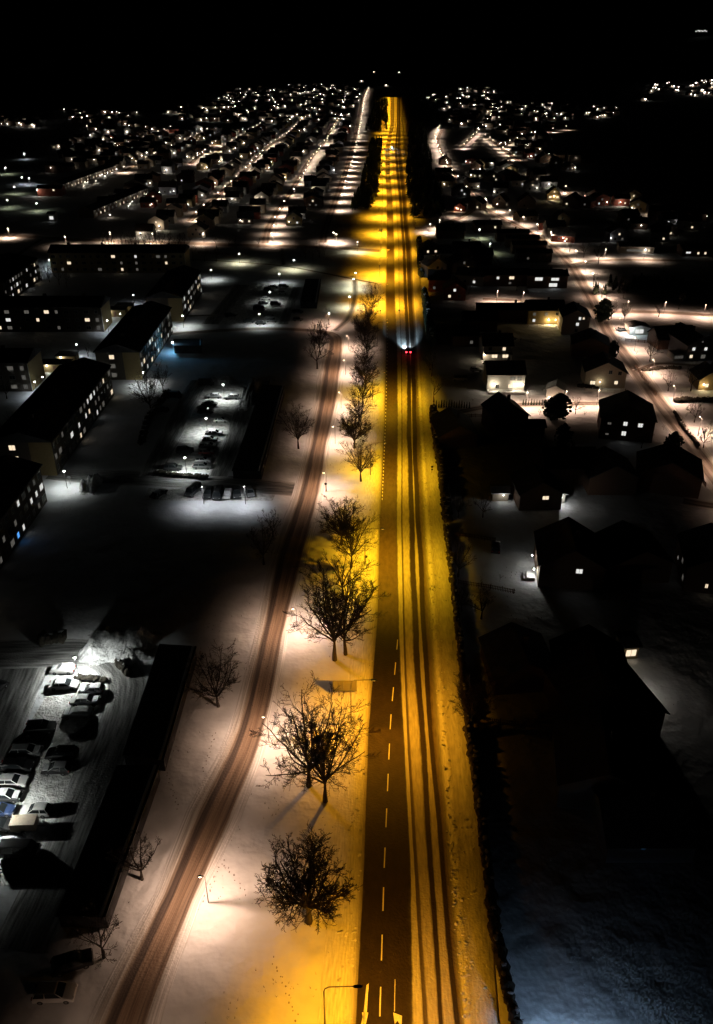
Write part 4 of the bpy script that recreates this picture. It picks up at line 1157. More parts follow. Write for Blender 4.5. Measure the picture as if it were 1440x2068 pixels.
# garages (long, flat roofed)
def garage(TL, TR, BR_, BL, label, h=2.6, doors=True):
    q = [G(*p, h) for p in (BL, BR_, TR, TL)]; o = Vector((q[1].x, q[1].y, 0))
    t = thing('garage_row', label, 'garage', o, 0, 'flat-roofed garage rows')
    c = sum(q, Vector()) / 4
    ins = [c + (p - c) * .97 for p in q]
    loc = lambda p, z: (p.x - o.x, p.y - o.y, z)
    ob('wall', MB().add([loc(p, 0) for p in ins] + [loc(p, h - .2) for p in ins], [(0, 1, 5, 4), (1, 2, 6, 5), (2, 3, 7, 6), (3, 0, 4, 7)]).mesh('wall', M['roof']), t)
    ro = ob('roof', MB().add([loc(p, h - .2) for p in q] + [loc(p, h) for p in q], [(0, 1, 5, 4), (1, 2, 6, 5), (2, 3, 7, 6), (3, 0, 4, 7), (4, 5, 6, 7), (3, 2, 1, 0)]).mesh('roof', M['roof']), t)
    a, b = q[1], q[2]
    d = (b - a).normalized(); n = Vector((d.y, -d.x, 0))
    ob('snow_edge', MB().add([loc(a + n * .02, h - .15), loc(a - n * .55, h + .09), loc(b - n * .55, h + .09), loc(b + n * .02, h - .15), loc(a - n * .8, h + .004), loc(b - n * .8, h + .004)], [(0, 1, 2, 3), (1, 4, 5, 2)]).mesh('snow_edge', M['carsnow']), ro)
    L = (q[0] - q[3]).length; dl = (q[3] - q[0]).normalized(); m = Vector((-dl.y, dl.x, 0))
    for k in range(int(L / 3)):
        if k > 30: break
        p = ins[0] + dl * (k * 3 + 1.5) + m * .03
        ob('garage_door', MB().box(-1.2, 1.2, -.03, .03, 0, 2.1).mesh('garage_door', M['wood_w'] if k % 4 == 0 else M['door']) if k < 1 else t['_d'], t, loc(p, 0), math.atan2(dl.y, dl.x)) if False else None
    return t


garage((322, 1300), (397, 1305), (330, 1535), (247, 1525), 'flat-roofed garage row beside the big snow heap, its right edge outlined by snow')
garage((236, 1545), (322, 1545), (212, 1852), (112, 1850), 'long flat-roofed garage row nearest the camera, left of two roadside trees')
garage((530, 776), (575, 779), (527, 952), (468, 950), 'flat-roofed garage row right of the middle car park')
garage((617, 563), (648, 563), (640, 611), (606, 610), 'small square flat-roofed garage right of the farthest car park')
garage((350, 684), (408, 684), (408, 698), (350, 698), 'low covered walkway jutting from the block over blue-lit snow', 2.8)
bl = thing('blue_light', 'bluish lamp on the block wall above the covered walkway', 'lamp', G(346, 692, 3.4), 0)
lamp_bulb(bl, (.4, 0, 0), watts=500, col=(.1, .55, 1), r=.3)
pl = thing('purple_light', 'purple lamp glowing in a ground floor corner of the block', 'lamp', G(119, 914, 2.2), 0)
ob('lens', MB().blob((0, 0, 0), (.25, .25, .35), 8, 5).mesh('lens', M['purple'], True), pl)
pp = bpy.data.lights.new('purple', 'POINT'); pp.color = (.5, .05, 1); pp.energy = 60; pp.shadow_soft_size = .2; ob('purple_glow', pp, pl, (.6, -1.0, -.5))


# ------------------------------------------------------------------ houses
_hm = {}


def house(x, y, w_, l, h, rise, ridge, wallm, roofm, rz, wins, label, group=None, xy=None, porch=None, chim=True, cat='house', name='house', trim=False):
    """front facade centre at the origin, facing -y; body extends +y by l"""
    p = G(x, y) if xy is None else Vector((*xy, 0))
    t = thing(name, label, cat, p, rz, group)
    key = (w_, l, h, rise, ridge, wallm, roofm)
    if key not in _hm:
        B = MB().box(-w_ / 2, w_ / 2, 0, l, 0, h)
        e = .45; r = MB()
        if ridge == 'y':
            B.add([(-w_ / 2, 0, h), (w_ / 2, 0, h), (0, 0, h + rise), (-w_ / 2, l, h), (w_ / 2, l, h), (0, l, h + rise)], [(0, 1, 2), (3, 5, 4)])
            s = rise / (w_ / 2)
            a = [(-w_ / 2 - e, -e, h - e * s), (0, -e, h + rise), (w_ / 2 + e, -e, h - e * s)]
            up = .18
            vs = [(q[0], q[1], q[2] + .02) for q in a] + [(q[0], l + e, q[2] + .02) for q in a] + [(q[0], q[1], q[2] + up) for q in a] + [(q[0], l + e, q[2] + up) for q in a]
        else:
            B.add([(w_ / 2, 0, h), (w_ / 2, l, h), (w_ / 2, l / 2, h + rise), (-w_ / 2, 0, h), (-w_ / 2, l, h), (-w_ / 2, l / 2, h + rise)], [(0, 1, 2), (3, 5, 4)])
            s = rise / (l / 2)
            a = [(-e, h - e * s), (l / 2, h + rise), (l + e, h - e * s)]; up = .18
            vs = [(w_ / 2 + e, q[0], q[1] + .02) for q in a] + [(-w_ / 2 - e, q[0], q[1] + .02) for q in a] + [(w_ / 2 + e, q[0], q[1] + up) for q in a] + [(-w_ / 2 - e, q[0], q[1] + up) for q in a]
        r.add(vs, [(6, 7, 10, 9), (7, 8, 11, 10), (0, 3, 4, 1), (1, 4, 5, 2), (0, 1, 7, 6), (1, 2, 8, 7), (3, 9, 10, 4), (4, 10, 11, 5), (0, 6, 9, 3), (2, 5, 11, 8)])
        ch = MB().box(-.35, .35, -.3, .3, 0, 1.5).mesh('chimney', M['render_g'])
        _hm[key] = (B.mesh('wall', M[wallm]), r.mesh('roof', M[roofm]), ch)
    bm, rm, ch = _hm[key]
    ob('wall', bm, t); ro = ob('roof', rm, t)
    if chim: ob('chimney', ch, ro, (w_ * .1, l * .55, h + rise * .78))
    for ww in wins:
        side, a, z, k = ww[:4]; sz = ww[4] if len(ww) > 4 else (1.1, 1.2)
        if side == 'F': win(t, a, -.02, z, 0, k, *sz)
        elif side == 'R': win(t, w_ / 2 + .02, a, z, math.pi / 2, k, *sz)
        elif side == 'L': win(t, -w_ / 2 - .02, a, z, -math.pi / 2, k, *sz)
    for q in (porch or ()):
        lamp_bulb(t, q[:3], q[3] if len(q) > 3 else 'lens_warm', q[4] if len(q) > 4 else .16, q[5] if len(q) > 5 else 0, q[6] if len(q) > 6 else (1, .85, .6), name='porch_lamp')
    return t


Y6 = (1, .72, .3)
house(1101, 655, 13.5, 9, 5.4, 2.6, 'x', 'render_y', 'roof', 0, [('F', -4.4, 3.3, 'm'), ('F', 0, 3.3, 'm'), ('F', 4, 3.4, 'd'), ('F', -4.4, .9, 'c')], 'yellow two-storey house glowing from its porch lamp', porch=[(1.0, -.5, 1.9, 'lens_warm', .22, 380, Y6), (3.6, -.5, 1.9, 'lens_warm', .16, 200, Y6)])
house(1160, 676, 9.6, 11, 6.6, 2.4, 'y', 'wood_b', 'roof', -.1, [('F', 1.2, 5.4, 'c', (.9, 1.2)), ('F', 2.5, 5.6, 'w', (.7, .9)), ('F', .6, 3.3, 'c'), ('F', .4, 1.0, 'd')], 'tall beige gable house with three lit windows at the bend of the diagonal street')
t = house(1004, 728, 9.6, 9, 5.2, 2.6, 'x', 'wood_w', 'roof', 0, [('F', -2.6, 3.4, 'd'), ('F', 2.0, 3.4, 'w'), ('F', -1, .9, 'w', (2, 1.3)), ('F', 2.6, .9, 'w', (2, 1.3))], 'white house with a warm lit veranda behind the bigger veranda house', porch=[(-4.4, -.6, 2.2, 'lens_warm', .2, 120, (1, .8, .5))])
ob('veranda_roof', MB().box(-4.6, 4.6, -2, 0.0, 2.7, 2.85).mesh('veranda_roof', M['roof_snow']), t)
t = house(1020, 790, 11.2, 9, 5.4, 2.6, 'x', 'wood_w', 'roof', 0, [('F', 2.0, 3.4, 'm', (1.6, 1.3)), ('F', 4, 3.4, 'm', (1.4, 1.3)), ('F', 1.4, .9, 'w', (1.4, 1.4)), ('F', -2.5, .9, 'd')], 'white house with bright wall lamps and a fenced snowy veranda', porch=[(-3.6, -.5, 2.4, 'lens_warm', .2, 260, (1, .85, .6)), (2.9, -.5, 2.4, 'lens_warm', .2, 260, (1, .85, .6)), (5.0, -.5, 2.3, 'lens_warm', .14, 120, (1, .85, .6))])
ob('veranda_floor', MB().box(-5.4, 5.4, -2.6, -.0, .3, .5).mesh('veranda_floor', M['carsnow']), t)
rl = MB().box(-5.4, 5.4, -2.62, -2.56, 1.2, 1.3)
for i in range(28): rl.box(-5.4 + i * .4, -5.34 + i * .4, -2.61, -2.57, .0, 1.2)
ob('railing', rl.mesh('railing', M['wood_br']), t)
house(1220, 783, 12, 10, 4.9, 3.1, 'y', 'wood_b', 'roof', -.12, [('F', 1.2, 4.4, 'd'), ('F', 4.0, 4.2, 'd'), ('F', 3.3, 1.2, 'w'), ('F', -3.6, .9, 'w', (1.6, 1.2))], 'broad beige gable house with a lean-to roof over its lit ground floor window', porch=[(-1.6, -.6, 2.0, 'lens_warm', .12, 60, (1, .9, .6))])
house(1190, 722, 12, 10, 4.2, 2.8, 'y', 'wood_br', 'roof', -.2, [], 'dark unlit house squeezed behind the broad beige gable')
t = house(1120, 803, 5, 5, 2.4, 1.3, 'y', 'wood_w', 'carsnow', -.3, [], 'small white shed with a snowy roof above glowing bushes', chim=False, cat='shed', name='garden_shed', porch=[(-1.5, -1.2, .5, 'lens_warm', .14, 90, (1, .75, .5))])
house(1262, 890, 13.5, 12, 6.1, 3.3, 'y', 'wood_br', 'roof', -.22, [('F', -.6, 4.2, 'c'), ('F', 3.2, 4.1, 'c', (1.3, 1.2)), ('F', -.6, 1.4, 'c', (1.2, 1.3)), ('F', -4.6, 4.2, 'm', (1, .7)), ('F', -4.8, 1.2, 'm', (.9, .6))], 'big dark gable house with three bright cool windows beside the diagonal street')
t = house(1411, 729, 9.5, 16, 5.6, 2.6, 'y', 'wood_bl', 'roof', .12, [('F', -2.6, 3.6, 'c'), ('F', 1.6, 3.5, 'c'), ('F', -3.0, 1.1, 'w'), ('F', 1.2, .8, 'm', (1.6, 1.4)), ('F', 0, 6.2, 'm', (.6, .7))], 'blue-grey gabled house with four windows at the right edge')
ob('veranda', MB().box(-8.4, -5.2, 1, 6, 0, 2.2).mesh('veranda', M['wood_w']), t)
for i in range(5): win(t, -7.9 + i * .62, .98, .7, 0, 'm', .5, 1.1, 1)
house(1364, 705, 13, 9, 3.6, 3.2, 'x', 'wood_br', 'roof', .1, [('F', 2, 1, 'm')], 'long dark wing joined to the blue-grey gabled house')
house(1436, 788, 8, 8, 3.6, 2.6, 'y', 'render_y', 'roof', 0, [('F', -1.6, .9, 'w'), ('F', 1.4, .9, 'w')], 'yellow house cut off by the right edge with a lit porch', porch=[(-2.8, -.6, 2.0, 'lens_warm', .2, 160, Y6)])
t = house(1290, 676, 7, 6, 2.6, .8, 'y', 'wood_w', 'roof_snow', 0, [('F', 0, .4, 'c', (3.2, 1.7))], 'white garage front brightly lit by a cool lamp', chim=False, cat='garage', name='garage', porch=[(-3.6, -.8, 2.6, 'lens_cool', .25, 450, (.8, .95, 1))])
house(1032, 880, 9, 10, 5.6, 3, 'y', 'wood_br', 'roof', .25, [], 'black silhouetted house between the lane and the dark gardens')
house(1345, 1000, 14, 11, 5.0, 3.4, 'y', 'wood_br', 'roof', -.3, [], 'very large black roof beside the lower bend of the diagonal street')
t = house(1090, 1030, 9.5, 9, 4.2, 2.8, 'y', 'wood_br', 'roof', .05, [('F', 1.0, 2.6, 'w', (1.5, 1.0))], 'brown gable house with one warm window, left of the lit porch')
house(1128, 1018, 3, 4, 2.4, .6, 'y', 'wood_w', 'carsnow', .3, [], 'small open white porch hut glowing beside the brown gable', chim=False, cat='porch hut', name='porch_hut', porch=[(0, -1.0, 2.2, 'lens_cool', .1, 160, (1, .98, .9))])
house(1010, 1012, 3.6, 3.5, 2.2, .6, 'x', 'wood_b', 'carsnow', 0, [], 'snow-covered hut left of the brown gable', chim=False, cat='hut', name='garden_hut', porch=[(.5, -.8, 1.9, 'lens_cool', .08, 40, (1, .98, .9))])
t = house(1150, 1190, 12, 12, 5.2, 3.6, 'y', 'wood_br', 'roof', -.12, [('F', 1.3, 3.7, 'c', (1.3, 1.1)), ('L', 3, 1.0, 'w', (1.2, 1.3))], 'large dark house with one bright upper window and a lit side entrance', porch=[(-6.7, 3.0, 2.1, 'lens_cool', .14, 170, (1, .96, .85)), (-6.7, 8.0, 2.1, 'lens_cool', .1, 40, (1, .96, .85))])
ob('steps', MB().box(-8.6, -6.5, 2, 4.4, 0, .35).box(-8.0, -6.5, 2, 4.4, .35, .7).mesh('steps', M['carsnow']), t)
house(1440, 1200, 11, 12, 5.5, 3, 'y', 'wood_br', 'roof', -.2, [('F', -1.5, 1.2, 'w', (.6, 1.0)), ('L', 2, 1.2, 'm'), ('L', 5, 3.2, 'm'), ('L', 9, 1.6, 'c', (.5, .6))], 'dark house at the right edge with a few dim side windows')
house(1195, 1440, 11, 11, 5.0, 3.4, 'y', 'wood_br', 'roof', -.1, [('F', 1.0, 4.0, 'c', (.8, 1.1)), ('F', -1.4, 2.7, 'c', (.8, .5)), ('F', -.2, 2.7, 'c', (.7, .4))], 'dark house with a tall bright window above two small ones')
t = house(1133, 1372, 2.6, 3.2, 2.5, .6, 'y', 'wood_w', 'carsnow', .2, [], 'narrow white lit lean-to on the side of a dark house', chim=False, cat='lean-to', name='lean_to', porch=[(.2, -1.0, 2.0, 'lens_cool', .06, 60, (.9, .95, 1))])
house(1272, 1330, 2.6, 3.6, 2.6, .3, 'x', 'render_y', 'roof', .1, [('F', 0, .5, 'w', (1.9, 1.5))], 'small yellow glowing window box of a conservatory in the dark', chim=False, cat='conservatory', name='conservatory')
house(1255, 1500, 13, 14, 4.6, 3.4, 'y', 'wood_br', 'roof', .25, [], 'black house with its right wall lit along a snowy path', porch=[(7.6, 9, 2.3, 'lens_cool', .08, 200, (1, .9, .75))])
house(1215, 1640, 12, 12, 4.6, 3.0, 'y', 'wood_bl', 'roof', -.15, [], 'nearly invisible dark house roof in the lower right gardens')
house(1310, 1742, 11, 10, 3.4, 2.6, 'x', 'wood_bl', 'roof', 0, [('F', -1.2, 2.6, 'b', (.7, .25))], 'long dark house with a thin faint window strip, lowest on the right')
house(1080, 880, 5, 5, 2.6, 1, 'x', 'wood_br', 'roof', 0, [], 'dark outhouse between the lane and the brown gable', chim=False, name='outhouse', cat='outhouse')
house(925, 905, 10, 12, 3.6, 2.8, 'y', 'wood_br', 'roof', .1, [], 'dark low house right behind the tall roadside hedge')
# mid distance, right
house(1007, 420, 9, 10, 4.2, 4.2, 'y', 'wood_b', 'roof', -.4, [('F', 0, 5, 'd'), ('R', 3, 1.4, 'w')], 'steep gabled beige house above the start of the diagonal street')
house(1063, 421, 11, 11, 4.2, 4.2, 'y', 'wood_b', 'roof', -.1, [('F', -1.5, 1.2, 'd')], 'steep gabled house with a wide lit garage wall below it')
house(1118, 404, 9, 10, 4.0, 4.0, 'y', 'render_y', 'roof', -.1, [('F', 0, 4.8, 'w'), ('F', -2.5, 1.2, 'w', (1.8, 1.4)), ('F', 2.5, 1.2, 'w', (1.8, 1.4))], 'yellow steep gabled house with a snowy lower roof', porch=[(0, -1, 2.6, 'lens_warm', .3, 300, Y6)])
house(1150, 418, 10, 11, 4.4, 3.6, 'y', 'wood_b', 'roof', -.5, [('F', -2, 1.2, 'w')], 'beige gabled house leaning toward the bright corner lamp')
house(1180, 420, 8, 9, 4.4, 2.6, 'y', 'wood_r', 'roof', -.6, [('F', 0, 1.6, 'm')], 'small reddish house under the bright corner lamp')
house(928, 427, 7, 8, 2.8, 2.2, 'y', 'wood_r', 'roof', -.2, [('F', -1, 1, 'w')], 'small red outbuilding by the road junction', porch=[(-2, -.8, 2.2, 'lens_warm', .2, 120, (1, .5, .3))])
house(958, 424, 9, 9, 4, 3.4, 'y', 'wood_b', 'roof', -.5, [('F', 2, 1.2, 'w')], 'steep gabled house right of the small red outbuilding')
house(1063, 440, 14, 4, 2.6, .4, 'x', 'wood_b', 'roof_snow', 0, [], 'long low lit wall of garages below the steep gable', chim=False, cat='garage', name='garage')
for k, (x, y) in enumerate(((1035, 488), (1055, 500), (1068, 513), (1078, 530))):
    house(x, y, 17, 6.5, 4.6, 1.2, 'x', 'wood_br' if k < 3 else 'render_g', 'roof', 0, [('F', -3, 1.4, 'm')] if k == 3 else [], ['topmost', 'second', 'third', 'lowest'][k] + ' of the four stepped dark terrace houses beside the diagonal street', 'stepped terrace houses')
house(985, 470, 15, 9, 4.4, 1.6, 'x', 'wood_br', 'roof', 0, [('F', 4, 2.4, 'w')], 'dark house at the head of the greenish lane')
house(910, 482, 15, 9, 4.4, 2.6, 'x', 'wood_br', 'roof', 0, [], 'dark house between the main road and the greenish lane')
house(943, 520, 13, 9, 4.8, 2, 'x', 'wood_br', 'roof', 0, [('F', -3, 1, 'c')], 'dark house left of the greenish lane, upper')
house(975, 535, 9, 9, 4.8, 2, 'x', 'wood_br', 'roof', 0, [('F', 2, 1, 'd')], 'dark house left of the greenish lane, lower')
t = house(1105, 582, 17, 9, 5.4, 1.6, 'x', 'wood_br', 'roof', 0, [('F', -4, 3.2, 'c', (3.4, 1.5)), ('F', 3, 3.2, 'c', (3.4, 1.3)), ('F', 2.4, .6, 'c', (3.6, 1.6))], 'dark modern house with three wide bright window bands')
house(1020, 578, 20, 9, 5.0, 1.6, 'x', 'wood_br', 'roof', 0, [('F', -3.4, 3, 'c', (1.2, 1.2)), ('F', 2.6, 3, 'w', (2.2, 1.3)), ('F', 2, .9, 'm', (1.2, 1))], 'long dark house with two lit upper windows, left of the wide window bands')
house(1030, 650, 24, 9, 4.6, 1.4, 'x', 'wood_br', 'roof', 0, [], 'long black roof left of the yellow two-storey house')
house(970, 670, 12, 9, 4.2, 2.2, 'x', 'wood_br', 'roof', 0, [('F', -1, 1.5, 'w', (1, .9))], 'black house with one small lit window left of the yellow house')
house(1285, 512, 17, 9, 3.4, 1.4, 'x', 'wood_b', 'roof_snow', -.1, [('F', -3, 1, 'm', (4, 1)), ('F', 1.0, 1, 'm', (4, 1)), ('F', 6, 1, 'w')], 'long low house with a band of windows above the upper lane', porch=[(4, -.8, 2, 'lens_cool', .2, 100, (1, .9, .8))])
house(1405, 518, 14, 9, 3.6, 1.6, 'x', 'wood_br', 'roof', 0, [('F', -4, 1.4, 'c', (2.4, 1)), ('F', 1, 1.0, 'w'), ('F', 4.5, 1.0, 'w')], 'dark house with three bright windows at the upper right edge')
for x, y, lb in ((1165, 640, ''),): pass
house(940, 700, 9, 8, 4, 2.4, 'x', 'wood_br', 'roof', 0, [('F', 2, 1, 'm')], 'dark house between the tall hedge and the veranda houses')
house(1150, 980, 12, 10, 4.6, 3, 'x', 'wood_br', 'roof', 0, [], 'black house in the middle of the unlit gardens')
house(1235, 1000, 11, 10, 4.6, 3, 'y', 'wood_br', 'roof', 0, [], 'black gable left of the very large black roof')
house(1290, 1180, 12, 11, 4.6, 3, 'y', 'wood_br', 'roof', .1, [], 'black house far inside the dark gardens above the glowing conservatory')
house(1060, 1400, 10, 10, 3.6, 2.6, 'y', 'wood_br', 'roof', .1, [], 'black low house left of the narrow lean-to')

# ---- field buildings far left
t = house(101, 396, 17, 10, 5, 1.5, 'x', 'wood_r', 'roof', 0, [('F', 3.2, 3.4, 'w', (1.4, 1.2))], 'reddish hall with rounded roof at the edge of the sports field', cat='hall', name='sports_hall', porch=[(-8, -1, 4.2, 'lens_cool', .3, 300, (1, .9, .7))])
house(105, 447, 4, 5, 4.5, .8, 'x', 'wood_w', 'roof', 0, [('F', 0, 1, 'c', (2.4, 2))], 'small white kiosk glowing beside the path to the field', chim=False, cat='kiosk', name='kiosk')
for k, (x0, y0, x1, y1) in enumerate(((128, 385, 235, 345), (190, 440, 300, 392))):
    a, b = G(x0, y0), G(x1, y1); d = b - a; L = d.length; n = int(L / 6.2); ang = math.atan2(d.y, d.x)
    for i in range(n):
        p = a + d * ((i + .5) / n)
        house(0, 0, 6.2, 10, 4.4, 2.0, 'x', 'wood_br' if i % 3 else 'wood_b', 'roof', ang, [('F', -1.5, 3, 'm'), ('F', 1.5, 3, 'w' if rnd.random() < .4 else 'd'), ('F', 1.3, .8, 'w' if rnd.random() < .5 else 'm', (1.6, 1.4))],
              ['dwelling of the upper slanted terrace, long dark roof and glowing porches', 'dwelling of the lower slanted terrace, long dark roof and glowing porches'][k], ['upper slanted terrace', 'lower slanted terrace'][k], xy=(p.x, p.y), chim=False, cat='terraced house', name='terraced_house',
              porch=[(rnd.uniform(-2.5, 2.5), -rnd.uniform(1, 11), rnd.uniform(1.0, 2.6), 'lens_far', .2, 70 if rnd.random() < .5 else 0, (1, .8, .55))] if rnd.random() < .6 else None)

# ---- the far housing areas
WM = ['wood_w', 'wood_b', 'wood_r', 'wood_b', 'wood_w', 'render_y', 'wood_bl', 'wood_br']
nh = [0]
farbulb = {}
L_far = bpy.data.lights.new('porch', 'POINT'); L_far.energy = 260; L_far.color = (1, .82, .6); L_far.shadow_soft_size = .25
for k_, r_ in (('s', .22), ('m', .3), ('l', .42)):
    farbulb[k_] = MB().blob((0, 0, 0), (r_, r_, r_), 6, 4).mesh('porch_lamp', M['lens_far'])


def far_house(x, y, rz, group, label, lit=True):
    rn = rnd; nh[0] += 1
    gab = rn.random() < .5
    wm = rn.choice(WM); w_, l = rn.choice([(9, 9), (10, 8), (12, 8)])
    D = y
    k = lambda: rn.choice('wwcmddd')
    wn = [('F', -2, 1.1, k()), ('F', 2, 1.1, k())] + ([('F', 0, 3.6, k())] if gab else [])
    t = house(0, 0, w_, l, rn.choice([3.4, 4.4, 5.2]), rn.choice([2.4, 3.0]), 'y' if gab else 'x', wm, rn.choice(['roof', 'roof_snow', 'roof_snow', 'tile']), rz, wn, label, group, xy=(x, y), chim=(D < 900))
    if lit and rn.random() < .75:
        pb = ob('porch_lamp', farbulb['s' if D < 700 else ('m' if D < 1100 else 'l')], t, (rn.uniform(-w_ / 2, w_ / 2), -.9, 2.4))
        if D < 850 and rn.random() < .4: ob('porch_light', L_far, pb, (0, -.9, .2))
    return t


def off(street, D):
    return street + .027 * (D - 500)


taken = []
def free(x, y, r=11):
    for a, b in taken:
        if abs(a - x) < r and abs(b - y) < r: return False
    taken.append((x, y)); return True


TL_ = 'gabled house of the housing area left, %s'
wmap = {}
STR = [-18, -51, -101, -152, -205, -258, -311]
for si, sx in enumerate(STR):
    D = {0: 560, 1: 500, 2: 465, 3: 560, 4: 760, 5: 860, 6: 900}[si] + rnd.uniform(0, 10)
    Dend = 1250 if si < 3 else 1150
    while D < Dend and nh[0] < 245:
        for sd in (-1, 1):
            if si == 0 and sd == 1: continue
            x = off(sx, D) + sd * 13.5 + rnd.uniform(-1.5, 1.5); y = D + rnd.uniform(-3, 3)
            if rnd.random() < (.93 if si < 3 else .7) and free(x, y):
                band = 'nearest rows behind the cross street' if y < 620 else ('middle rows among the lit streets' if y < 850 else 'far rows where only lights show')
                far_house(x, y, rnd.choice([0, 0, .15, -.1]) + (rnd.choice([-1, 1]) * math.pi / 2 * 0), 'housing area left, ' + band, TL_ % band)
        D += 19 if D < 800 else 25
print('houses left', nh[0])


def region_points(poly, n, mind):
    P = [G(*p) for p in poly]; xs = [p.x for p in P]; ys_ = [p.y for p in P]; out = []; tries = 0
    def inside(x, y):
        c = False; j = len(P) - 1
        for i in range(len(P)):
            if (P[i].y > y) != (P[j].y > y) and x < (P[j].x - P[i].x) * (y - P[i].y) / (P[j].y - P[i].y) + P[i].x: c = not c
            j = i
        return c
    while len(out) < n and tries < n * 60:
        tries += 1
        x, y = rnd.uniform(min(xs), max(xs)), rnd.uniform(min(ys_), max(ys_))
        if inside(x, y) and free(x, y, mind): out.append((x, y))
    return out


for poly, n, lb, g in (([(880, 330), (960, 330), (1010, 400), (900, 400)], 10, 'scattered house near the crescent street', 'houses by the crescent'),
                       ([(960, 330), (1060, 345), (1120, 385), (1010, 395)], 14, 'house in the hollow between the crescent and the slanting street', 'houses of the hollow'),
                       ([(1000, 280), (1090, 290), (1160, 350), (1080, 335)], 12, 'house above the slanting street', 'houses above the slanting street'),
                       ([(1060, 445), (1150, 455), (1150, 500), (1110, 485)], 8, 'house just right of the upper diagonal street', 'houses right of the diagonal street'),
                       ([(1200, 440), (1400, 450), (1410, 490), (1220, 490)], 7, 'house in the black hillside area on the right', 'houses on the dark hillside'),
                       ([(1180, 400), (1320, 410), (1320, 430), (1190, 425)], 5, 'low house on the lane below the dark slope', 'houses below the slope'),
                       ([(870, 500), (960, 545), (960, 640), (880, 600)], 7, 'dark house close to the main road, hardly lit', 'dark houses by the main road')):
    for x, y in region_points(poly, n, 13): far_house(x, y, rnd.uniform(-.4, .4), g, lb, lit='hardly lit' not in lb)


# beyond about 300 houses: the rest of the town as single masses
def far_mass(name, regions, label, cat, seed):
    rn = random.Random(seed); B = MB()
    for poly, n, r0 in regions:
        for x, y in region_points(poly, n, 9):
            w_, l, h = rn.uniform(8, 13), rn.uniform(7, 10), rn.uniform(3.5, 6); a = rn.uniform(-.5, .5)
            T = Matrix.Translation((x, y, 0)) @ Matrix.Rotation(a, 4, 'Z')
            B.box(-w_ / 2, w_ / 2, 0, l, 0, h, 0 if rn.random() < .5 else 3, T)
            B.add([T @ Vector(v) for v in ((-w_ / 2 - .4, -.4, h), (w_ / 2 + .4, -.4, h), (w_ / 2 + .4, l + .4, h), (-w_ / 2 - .4, l + .4, h), (-w_ / 2 - .4, l / 2, h + 2.6), (w_ / 2 + .4, l / 2, h + 2.6))], [(0, 1, 5, 4), (2, 3, 4, 5), (1, 2, 5), (3, 0, 4)], 1)
            for k in range(rn.choice([0, 1, 1, 2])):
                q = T @ Vector((rn.uniform(-w_ / 2, w_ / 2), -1.2, rn.uniform(2, 4.4))); s = r0 * rn.uniform(.3, .75)
                B.blob(q, (s, s, s * .8), 6, 4, 2)
    return tag(ob(name, B.mesh(name, [M['wood_b'], M['roof'], M['lens_far'], M['wood_br']])), label, cat, kind='stuff')


far_mass('distant_town', [([(480, 182), (700, 168), (730, 190), (712, 245), (560, 262), (430, 250), (330, 240), (320, 222), (420, 210)], 300, .75),
                          ([(580, 172), (720, 172), (715, 190), (580, 190)], 80, 1.1)], 'sprinkle of house lights of the far town left of the orange road, reaching the horizon', 'town', 5)
far_mass('distant_town', [([(120, 222), (260, 225), (320, 262), (170, 268)], 38, .7), ([(0, 240), (75, 243), (75, 258), (0, 258)], 16, .8), ([(130, 300), (260, 300), (230, 340), (100, 350)], 22, .35), ([(230, 290), (330, 292), (330, 325), (250, 322)], 12, .35)],
         'sparse lights of the outlying houses at the far left', 'town', 6)
far_mass('distant_town', [([(860, 195), (1000, 182), (1010, 215), (985, 270), (900, 250)], 70, .75), ([(985, 205), (1080, 210), (1250, 222), (1240, 240), (1100, 246), (1010, 262)], 75, .7), ([(930, 180), (1000, 180), (1000, 190), (930, 190)], 25, 1.1), ([(1000, 250), (1110, 255), (1110, 310), (1020, 300)], 24, .5)],
         'scattered lights of the far town right of the orange road', 'town', 7)
far_mass('distant_town', [([(1310, 190), (1345, 150), (1395, 150), (1410, 195)], 36, 1.6), ([(1405, 155), (1450, 155), (1450, 195), (1400, 198)], 40, 2.2), ([(1290, 196), (1305, 196), (1305, 204), (1290, 204)], 3, 1.4)],
         'bright cluster of lights on the far right ridge', 'town', 8)
far_mass('distant_town', [([(1330, 430), (1410, 432), (1410, 452), (1330, 450)], 6, .25), ([(1100, 318), (1210, 318), (1210, 330), (1100, 330)], 7, .3)], 'few dim lights on the unlit hillside to the right', 'town', 9)
for x, y in ((806, 148), (755, 147), (730, 166), (780, 175)):
    p = G(x, y); t = thing('hilltop_house', 'lone far light at the horizon near the end of the orange road', 'house', p, 0, 'lone lights near the horizon')
    ob('wall', MB().box(-6, 6, 0, 9, 0, 5).mesh('wall', M['wood_b']), t); ob('lamp', MB().blob((0, -2, 4), (.8, .8, .8), 6, 4).mesh('lamp', M['lens_far']), t)
